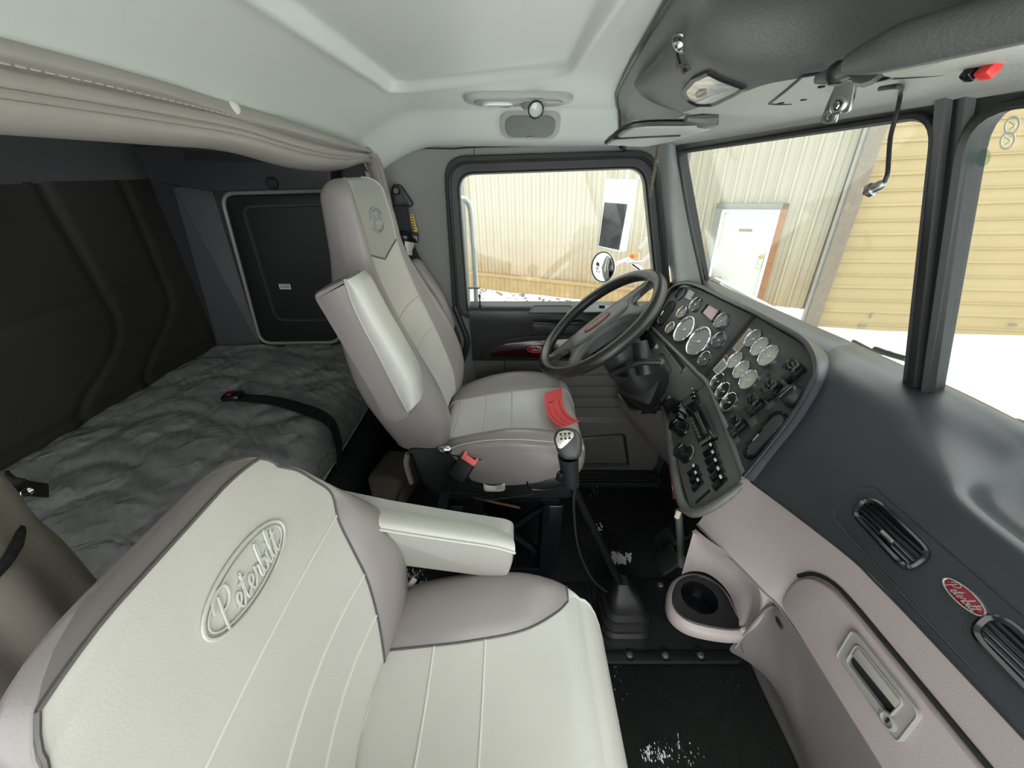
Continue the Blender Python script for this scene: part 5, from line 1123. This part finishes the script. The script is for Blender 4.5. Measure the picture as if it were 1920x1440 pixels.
px0 = l2(on(1060, 818, pf), pf); g = []
for r_i in range(2):
    for c_i in range(3):
        f = move(pf, w3(px0[0] - .009 + .009 * c_i, px0[1] + .005 - .010 * r_i, pf), .0021); g.append(box(f, .0055, .0045, .0006))
for c_i in range(3): g.append(box(move(pf, w3(px0[0] - .009 + .009 * c_i, px0[1], pf), .0021), .001, .006, .0005))
g.append(box(move(pf, w3(px0[0], px0[1], pf), .0021), .018, .001, .0005))
obj('shift_pattern', g, M['black_ink'], pp_, smooth=False)
obj('splitter_button', box(frame(at(1090, 838, y=.70), (1, -.3, .2)), .010, .014, .012, .002), M['handle_grey'], kh)
obj('range_selector', box(frame(at(1050, 893, y=.68), (-.5, -.8, .2)), .016, .022, .014, .003), M['gloss_black'], gs)
for nm, u, v, w, lb in (('clutch_pedal', 1246, 1012, .075, 'black pedal beside the lower dash, upper of the two'), ('brake_pedal', 1252, 1048, .085, 'black pedal near the floor, lower of the two with worn edge')):
    P0 = at(u, v, z=.13); t = thing(nm, P0, lb, 'pedal', 'pedals below the dash'); f = frame(P0, (-.75, -.1, .65), (.6, 0, .8))
    obj('pad', box(f, w, .085, .016, .006), M['black_rubber'], t)
    obj('tread', [box(move(f, w3(0, -.03 + .015 * i, f), .009), w * .85, .006, .004, .001) for i in range(5)], M['boot_rubber'], t)
    obj('arm', tube([w3(0, 0, f, -.008), w3(0, .04, f, -.05), w3(0, .16, f, -.06)], .011, 8, 4), M['gloss_black'], t)
tb = thing('carpeted_block', at(745, 945, z=.0) + V((0, .1, 0)), 'tan carpeted block on the floor behind the driver seat', 'block')
TB = at(745, 975, z=0) + V((-.02, .08, 0))
obj('block', box(frame((TB.x - .02, TB.y + .09, .09), (0, 0, 1), (.2, 1, 0)), .17, .22, .18, .04, 4), M['carpet_tan'], tb, ang=70)
obj('cable', tube([at(768, 900, y=1.08), at(748, 925, y=1.06), at(742, 950, y=1.05), at(746, 975, y=1.05)], .004, 6, 5), M['deep_black'], tb)
# melting snow on the mats
bits = []
def flake(u, v, s, z=.010):
    c = at(u, v, z=z); n = random.randint(5, 8)
    bits.append(ball(c, (s * random.uniform(.6, 1.3), s * random.uniform(.6, 1.3), s * .4), 6))
R = random.Random(3)
for u0, v0, du, dv, n, s in ((1160, 1047, 22, 9, 110, .0065), (1123, 990, 7, 8, 22, .005), (1115, 1000, 22, 25, 14, .002), (1118, 920, 10, 14, 18, .0025), (1240, 1415, 22, 22, 55, .0022), (1290, 1415, 26, 20, 22, .002), (1215, 1410, 14, 14, 30, .0025), (1160, 1300, 20, 45, 12, .0016), (1370, 1300, 30, 60, 6, .0012), (1272, 1395, 4, 14, 14, .0022), (1155, 1245, 8, 25, 8, .0015)):
    for _ in range(n):
        u, v = R.gauss(u0, du * .5), R.gauss(v0, dv * .5); c = at(u, v, z=.009); q = s * R.uniform(.4, 1.3)
        bits.append(ball(c, (q * R.uniform(.4, .9), q * R.uniform(.7, 1.8), q * .5), 6))
for _ in range(60):
    c = at(R.gauss(775, 12), R.gauss(1083, 8), z=.010); q = .004 * R.uniform(.4, 1.2); bits.append(ball(c, (q * .6, q * 1.5, q * .4), 6))
obj('snow_crumbs', bits, M['snow_bits'], label='white crumbs of melting snow scattered on the black mats', cat='snow', kind='stuff')
# ================================================================== OUTSIDE
UPB = V((-.0534, -.024, .998)).normalized()            # the truck stands a little tilted against the plumb buildings
def gz(x, y): return -1.42 + .0535 * x + .024 * y
def wallframe(x, y, ang):
    a = math.radians(ang); return frame((x, y, gz(x, y)), (-math.sin(a), -math.cos(a), 0), UPB)
A1, A2 = wallframe(3.94, 6.95, 30), wallframe(5.06, 6.30, 15)
A1 = (A1[0], A1[1], A1[2], A1[3])
def gnd(i, j):
    x, y = -25 + 55 * i, -22 + 50 * j; z = gz(x, y)
    z += .03 * math.sin(x * 1.7 + y) * math.sin(y * 1.3)
    return V((x, y, z))
obj('ground', grid(gnd, 60, 60), M['snow'], kind='structure', ang=80)
def wall_mat(name, base, rust, z0, z1):
    m = mat(name, base, .55, var=.06, vs=2.5, bump=.1, bs=8); nt = m.node_tree; N = nt.nodes; L = nt.links; b = N['Principled BSDF']
    src = b.inputs['Base Color'].links[0].from_socket; tc = N.new('ShaderNodeTexCoord'); sx = N.new('ShaderNodeSeparateXYZ'); L.new(tc.outputs['Object'], sx.inputs[0])
    mr = N.new('ShaderNodeMapRange'); mr.inputs[1].default_value = z0; mr.inputs[2].default_value = z1; mr.inputs[3].default_value = .75; mr.inputs[4].default_value = 0; L.new(sx.outputs['Z'], mr.inputs[0])
    n = N.new('ShaderNodeTexNoise'); n.inputs['Scale'].default_value = 2.2; n.inputs['Detail'].default_value = 6; L.new(tc.outputs['Object'], n.inputs[0])
    mu = N.new('ShaderNodeMath'); mu.operation = 'MULTIPLY'; L.new(mr.outputs[0], mu.inputs[0]); L.new(n.outputs['Fac'], mu.inputs[1])
    m2 = N.new('ShaderNodeMath'); m2.operation = 'MULTIPLY'; m2.inputs[1].default_value = 1.6; m2.use_clamp = True; L.new(mu.outputs[0], m2.inputs[0])
    mx = N.new('ShaderNodeMix'); mx.data_type = 'RGBA'; L.new(m2.outputs[0], mx.inputs[0]); L.new(src, mx.inputs[6]); mx.inputs[7].default_value = (*rust, 1); L.new(mx.outputs[2], b.inputs['Base Color']); return m
M['siding'] = wall_mat('siding', (.385, .35, .275), (.31, .195, .075), .25, 1.6)
M['boards'] = mat('boards', (.34, .235, .11), .8, var=.3, vs=3, bump=.4, bs=20)
M['shutter'] = mat('shutter', (.40, .305, .165), .6, var=.08, vs=2, bump=.2, bs=6, dirt=((.32, .22, .10), 1.2, .62))
M['post'] = mat('post', (.20, .165, .13), .6, var=.2, vs=12, dirt=((.32, .2, .12), 14, .60))
M['door_white'] = mat('door_white', (.58, .57, .53), .4, var=.03, dirt=((.55, .40, .25), 5, .72))
M['jamb_rust'] = mat('jamb_rust', (.28, .13, .06), .8, var=.3, vs=10)
M['jamb_grey'] = mat('jamb_grey', (.20, .20, .18), .6, var=.15)
wh = thing('warehouse', A1[0], 'pale metal clad warehouse beyond the windows with rusty base boards', 'building')
prof = []; x = -16.0
aK = (A2[0] - A1[0]).dot(A1[1])
while x < aK - .02:
    prof += [(x, 0), (x + .070, 0), (x + .080, .010), (x + .092, .010), (x + .102, 0), (x + .135, 0), (x + .150, .030), (x + .185, .030), (x + .200, 0)]; x += .2
prof = [p for p in prof if p[0] <= aK]
obj('corrugated_wall', loops([[w3(a, b, A1, h) for a, h in prof] for b in (.30, 1.1, 1.112, 2.2, 6.5)], False, False, False, False), M['siding'], wh, smooth=False)
bo = []
xx = -16.0
while xx < -.9:
    bo.append(box(move(A1, w3(xx + .06, .16, A1, .035 + .006 * random.random())), .115, .42, .03)); xx += .12
obj('base_boards', bo, M['boards'], wh, smooth=False)
obj('ledge_board', box(move(A1, w3(-8.4, .36, A1, .05)), 15.0, .07, .06), M['boards'], wh, smooth=False)
fz = [w3(-7.2 + .2 * k + .167, b, A1, .032) for k in range(34) for b in (1.10, .62) if (b > 1 or k % 3)]
obj('fasteners', [ball(p, .012, 6) for p in fz], M['jamb_grey'], wh)
gr = []; Rg = random.Random(5)
for _ in range(160):
    a = Rg.uniform(-8.5, -1.5); p = w3(a, 0, A1, .15 + abs(Rg.gauss(0, .25))); p.z = gz(p.x, p.y) + .02; q = Rg.uniform(.015, .04)
    gr.append(ball(p, (q, q * 1.2, q * .6), 6))
obj('gravel', gr, M['jamb_grey'], label='grey gravel poking through the snow along the warehouse wall', cat='gravel', kind='stuff', smooth=False)
# the pale steel door
q = [l2(on(u, v, A1), A1) for u, v in ((1346, 379), (1480, 382))]
x0, x1, zt = q[0][0], q[1][0], (q[0][1] + q[1][1]) / 2
dr_ = obj('steel_door', slab(A1, [(x0 + .09, -.25), (x1 - .09, -.25), (x1 - .09, zt - .09), (x0 + .09, zt - .09)], .05, .01), M['door_white'], wh)
obj('door_frame', [box(move(A1, w3(x0 + .045, zt / 2 - .1, A1, .045)), .09, zt + .2, .12, .008), box(move(A1, w3((x0 + x1) / 2, zt - .045, A1, .045)), x1 - x0, .09, .12, .008)], M['jamb_grey'], wh)
obj('rusty_jamb', box(move(A1, w3(x1 - .045, zt / 2 - .1, A1, .045)), .09, zt + .2, .12, .008), M['jamb_rust'], wh)
obj('inner_frame', [box(move(A1, w3(x0 + .115, zt / 2 - .12, A1, .06)), .05, zt + .05, .06, .008), box(move(A1, w3(x1 - .115, zt / 2 - .12, A1, .06)), .05, zt + .05, .06, .008), box(move(A1, w3((x0 + x1) / 2, zt - .115, A1, .06)), x1 - x0 - .18, .05, .06, .008)], M['white_paint'], wh)
def onA(u, v, h): return move(A1, on(u, v, A1), h)
pl_ = obj('name_sign', box(onA(1398, 431, .055), .20, .045, .008), M['post'], dr_)
obj('lever_handle', [box(onA(1425, 492, .06), .06, .18, .02, .005), tube([onA(1425, 495, .06)[0], onA(1425, 495, .11)[0], onA(1416, 497, .11)[0]], .012, 6)], M['plate'], dr_)
obj('deadbolt', lathe(onA(1427, 480, .05), [(.035, 0), (.035, .02), (.02, .03), (0, .03)], 14, False, False), M['brass'], dr_)
obj('step_block', box(onA(1332, 522, .15), .35, .10, .30, .01), M['post'], wh)
obj('corner_post', [box(move(A2, w3(.03, 3.0, A2, .06)), .20, 7.0, .20, .01)], M['post'], wh)
obj('post_flange', [box(move(A2, w3(-.09, 3.0, A2, .10)), .05, 7.0, .04, .005)], M['handle_grey'], wh)
sh = []; pr2 = []; z = -.3
while z < 6.5:
    pr2 += [(z, .0), (z + .17, .006), (z + .185, .032), (z + .215, .034), (z + .235, .006), (z + .37, .0), (z + .378, .028), (z + .392, .028), (z + .400, .0)]; z += .40
obj('roll_shutter', loops([[w3(a, b, A2, h) for b, h in pr2] for a in (.1, 6, 14)], False, False, False, False), M['shutter'], wh, smooth=False)
obj('torn_patch', [box(move(A2, on(u, v, A2), .035), a, b, .006) for u, v, a, b in ((1616, 609, .10, .05), (1632, 590, .02, .10), (1787, 562, .05, .08), (1896, 608, .09, .03))], M['jamb_grey'], wh)
# the truck's own outside parts
hd_ = thing('truck_hood', (1.6, .6, .2), 'snow covered truck hood below the windscreen', 'hood')
def hood(i, j):
    x = .86 + 1.5 * i; y = -.15 + 1.5 * j; e = 2 * j - 1
    return V((x, y, .86 - .20 * i - .10 * e * e - .10 * max(0, abs(e) - .75) * 3 + .012 * math.sin(9 * x) * math.sin(7 * y)))
obj('snow_cover', grid(hood, 30, 30), M['snow'], hd_, ang=80)
obj('hood_shell', loops([[V((.86, -.15, .70)), V((.86, 1.35, .70)), V((.86, 1.35, -.4)), V((.86, -.15, -.4))], [V((2.36, -.15, .5)), V((2.36, 1.35, .5)), V((2.36, 1.35, -.4)), V((2.36, -.15, -.4))]], False, True, True), M['white_paint'], hd_, smooth=False)
wp_ = thing('wiper', at(1670, 664, x=.80), 'black wiper blade resting at the base of the left windscreen pane', 'wiper', 'windscreen wipers')
obj('blade', tube([at(1640, 654, x=.80), at(1668, 664, x=.80), at(1700, 673, x=.80)], .006, 6, 3), M['black_rubber'], wp_)
obj('arm', tube([at(1668, 662, x=.80), at(1640, 660, x=.84), at(1600, 640, x=.86)], .005, 6, 3), M['black_plastic'], wp_)
wp2 = thing('wiper', at(1912, 794, x=.80), 'black wiper blade resting below the right windscreen pane', 'wiper', 'windscreen wipers')
obj('blade', tube([at(1903, 790, x=.80), at(1920, 797, x=.80), at(1960, 820, x=.80)], .006, 6, 3), M['black_rubber'], wp2)
obj('arm', tube([at(1912, 793, x=.80), at(1935, 800, x=.83), at(1970, 815, x=.85)], .005, 6, 3), M['black_plastic'], wp2)
obj('cowl', loft([[V((.775, y, 1.0)), V((.81, y, .99)), V((.87, y, .90))] for y in (-.35, .2, .6, 1.0, 1.5)], 4, 4), M['white_paint'], label='pale cowl strip between windscreen and hood', cat='cowl')
obj('wall_front.001', [abox(.765, .785, -.40, 1.52, .70, .985)], M['floor'], kind='structure', smooth=False)
obj('wall_driver.001', [abox(.60, .79, 1.49, 1.51, .0, .98)], M['floor'], kind='structure', smooth=False)
# mirrors and grab handle
def plane_mirror():
    c = at(1156, 400, y=1.98); m_ = thing('side_mirror', c, 'tall rectangular chrome framed mirror outside the driver window', 'mirror')
    n = V((-.85, -.53, .04)); f = frame(c, n)
    a = [l2(on(u, v, f), f) for u, v in ((1131, 336), (1181, 336), (1174, 468), (1126, 470))]
    x0, x1 = sum(p[0] for p in (a[0], a[3])) / 2, sum(p[0] for p in (a[1], a[2])) / 2; z0, z1 = (a[2][1] + a[3][1]) / 2, (a[0][1] + a[1][1]) / 2
    r = rrect(x1 - x0, z1 - z0, .006, 3, (x0 + x1) / 2, (z0 + z1) / 2)
    obj('housing', slab(f, r, -.035, .01), M['white_paint'], m_)
    obj('frame', band(f, r, [(0, -.002), (0, .004), (.004, .004), (.006, 0)]), M['chrome'], m_)
    obj('glass', slab(shift(f, -.002), inset(r, .003), .003), M['mirror'], m_)
    obj('bracket', [tube([w3(x1, z1 + .01, f, -.02), w3(x1 + .10, z1 + .02, f, -.03), w3(x1 + .14, z1 + .02, f, -.10), w3(x1 + .10, z0, f, -.08), w3(x1 + .02, z0 - .05, f, -.02)], .008, 8, 4), tube([w3(x1 + .16, z1 - .1, f, -.1), w3(x1 + .05, z0 + .02, f, -.06)], .007, 8, 2), tube([w3(x1 - .06, z1, f, -.02), w3(x1 - .06, z1 + .06, f, -.02)], .006, 6)], M['white_paint'], m_)
    obj('marker_lamp', [box(move(f, w3(x1 + .12, z1 - .01, f, -.03)), .028, .022, .03, .005), box(move(f, w3(x1 + .055, z0 - .01, f, -.02)), .028, .022, .03, .005)], M['orange'], m_)
plane_mirror()
c = at(1130, 501, y=1.92); cm = thing('convex_mirror', c, 'round convex mirror with dark rim outside the driver window', 'mirror')
f = frame(c, (-.80, -.60, .06)); r = .070
obj('shell', lathe(f, [(r, 0), (r * 1.0, -.01), (r * .8, -.03), (r * .4, -.045), (0, -.048)], 32, False, False), M['white_paint'], cm)
obj('rim', tube([w3(a, b, f, .0) for a, b in ell(r, r, 40)], .0035, 8, closed=True), M['black_rubber'], cm)
obj('glass', lathe(f, [(r * .97, 0), (r * .8, .006), (r * .5, .011), (r * .2, .014), (0, .0145)], 36, False, False), M['mirror'], cm)
obj('arm', [tube([w3(.02, .01, f, -.045), at(1160, 492, y=1.97), at(1180, 484, y=1.98), at(1190, 478, y=1.99)], .008, 8, 4), tube([at(1178, 488 , y=1.98), at(1195, 500, y=1.97), at(1216, 516, y=1.95)], .011, 8, 3)], M['chrome'], cm)
gh = thing('grab_handle', at(884, 470, y=1.62), 'white grab handle tube outside the left edge of the driver window', 'handle')
obj('tube', tube([at(858, 372, y=1.60), at(871, 374, y=1.62), at(880, 386, y=1.63), at(884, 410, y=1.63), at(889, 480, y=1.63), at(893, 560, y=1.63), at(890, 590, y=1.60)], .011, 10, 5), M['white_paint'], gh)
obj('bolt_clip', box(frame(at(889, 540, y=1.62), (0, -1, 0)), .05, .006, .01, .001), M['jamb_grey'], gh)
ff_ = thing('side_fairing', at(866, 470, y=1.72), 'white cab edge panel outside the left edge of the driver window', 'panel')
obj('panel', slab(frame(at(866, 470, y=1.72), (0, -1, 0)), px([(840, 300), (868, 300), (874, 400), (884, 600), (840, 600)], frame(at(866, 470, y=1.72), (0, -1, 0))), .01), M['white_paint'], ff_)
# sticker residue left on the right hand pane
for (u, v), lb in (((1878, 243), 'round sticker residue on the right windscreen pane, uppermost'), ((1870, 271), 'curved sticker residue on the right windscreen pane, just below the round one'), ((1826, 303), 'faint pale smudge on the right windscreen pane near its left edge')):
    f = move(WS, on(u, v, WS), -.010); pts_ = ell(.008, .0095 if v < 300 else .010, 18)
    if v < 300: obj('sticker_residue', [band(f, pts_, [(0, 0), (0, .0006), (.0022, .0006), (.0022, 0)]), tube([w3(-.003, .004, f), w3(.003, 0, f), w3(-.002, -.004, f)], .0010, 4, 3)], M['residue'], label=lb, cat='sticker')
    else: obj('sticker_residue', slab(f, pts_, .0006), glassmat('smudge', (.75, .85, .8), .04), label=lb, cat='sticker')
# another white truck parked further back, seen only in the mirrors
tk = thing('parked_truck', (-7.5, 4.0, gz(-7.5, 4.0)), 'white truck cab parked behind, reflected in the side mirror', 'truck'); g0 = gz(-7.5, 4)
obj('cab', abox(-9, -6.2, 3.0, 5.2, g0 + .6, g0 + 3.2, .15, 3), M['white_paint'], tk)
obj('windscreen', abox(-6.22, -6.17, 3.2, 5.0, g0 + 2.0, g0 + 2.9, .02), M['gloss_black'], tk)
obj('grille', abox(-6.22, -6.15, 3.6, 4.6, g0 + .8, g0 + 1.8, .02), M['jamb_grey'], tk)
for y in (3.1, 4.8): obj('wheel', lathe(frame((-7, y, g0 + .5), (0, -1, 0)), [(.5, -.15), (.5, .15), (.3, .16), (0, .14)], 24), M['black_rubber'], tk)
# ================================================================== LIGHT: an overcast sky through the windscreen, the driver's window, the open passenger door and the added sleeper window
w = bpy.data.worlds.new('sky'); SC.world = w; w.use_nodes = True; nt = w.node_tree; N = nt.nodes; L = nt.links
bg = N['Background']; tc = N.new('ShaderNodeTexCoord'); sx = N.new('ShaderNodeSeparateXYZ'); L.new(tc.outputs['Generated'], sx.inputs[0])
rp = N.new('ShaderNodeValToRGB'); rp.color_ramp.elements[0].position = .45; rp.color_ramp.elements[0].color = (.80, .86, .85, 1); rp.color_ramp.elements[1].position = .95; rp.color_ramp.elements[1].color = (1, 1.0, .98, 1)
mr = N.new('ShaderNodeMapRange'); mr.inputs[1].default_value = -1; mr.inputs[2].default_value = 1; L.new(sx.outputs['Z'], mr.inputs[0]); L.new(mr.outputs[0], rp.inputs[0]); L.new(rp.outputs[0], bg.inputs[0]); bg.inputs[1].default_value = 1.0
vs_ = SC.view_settings; vs_.view_transform = 'Standard'; vs_.look = 'None'; vs_.gamma = 1; vs_.use_curve_mapping = False; vs_.exposure = 2.15
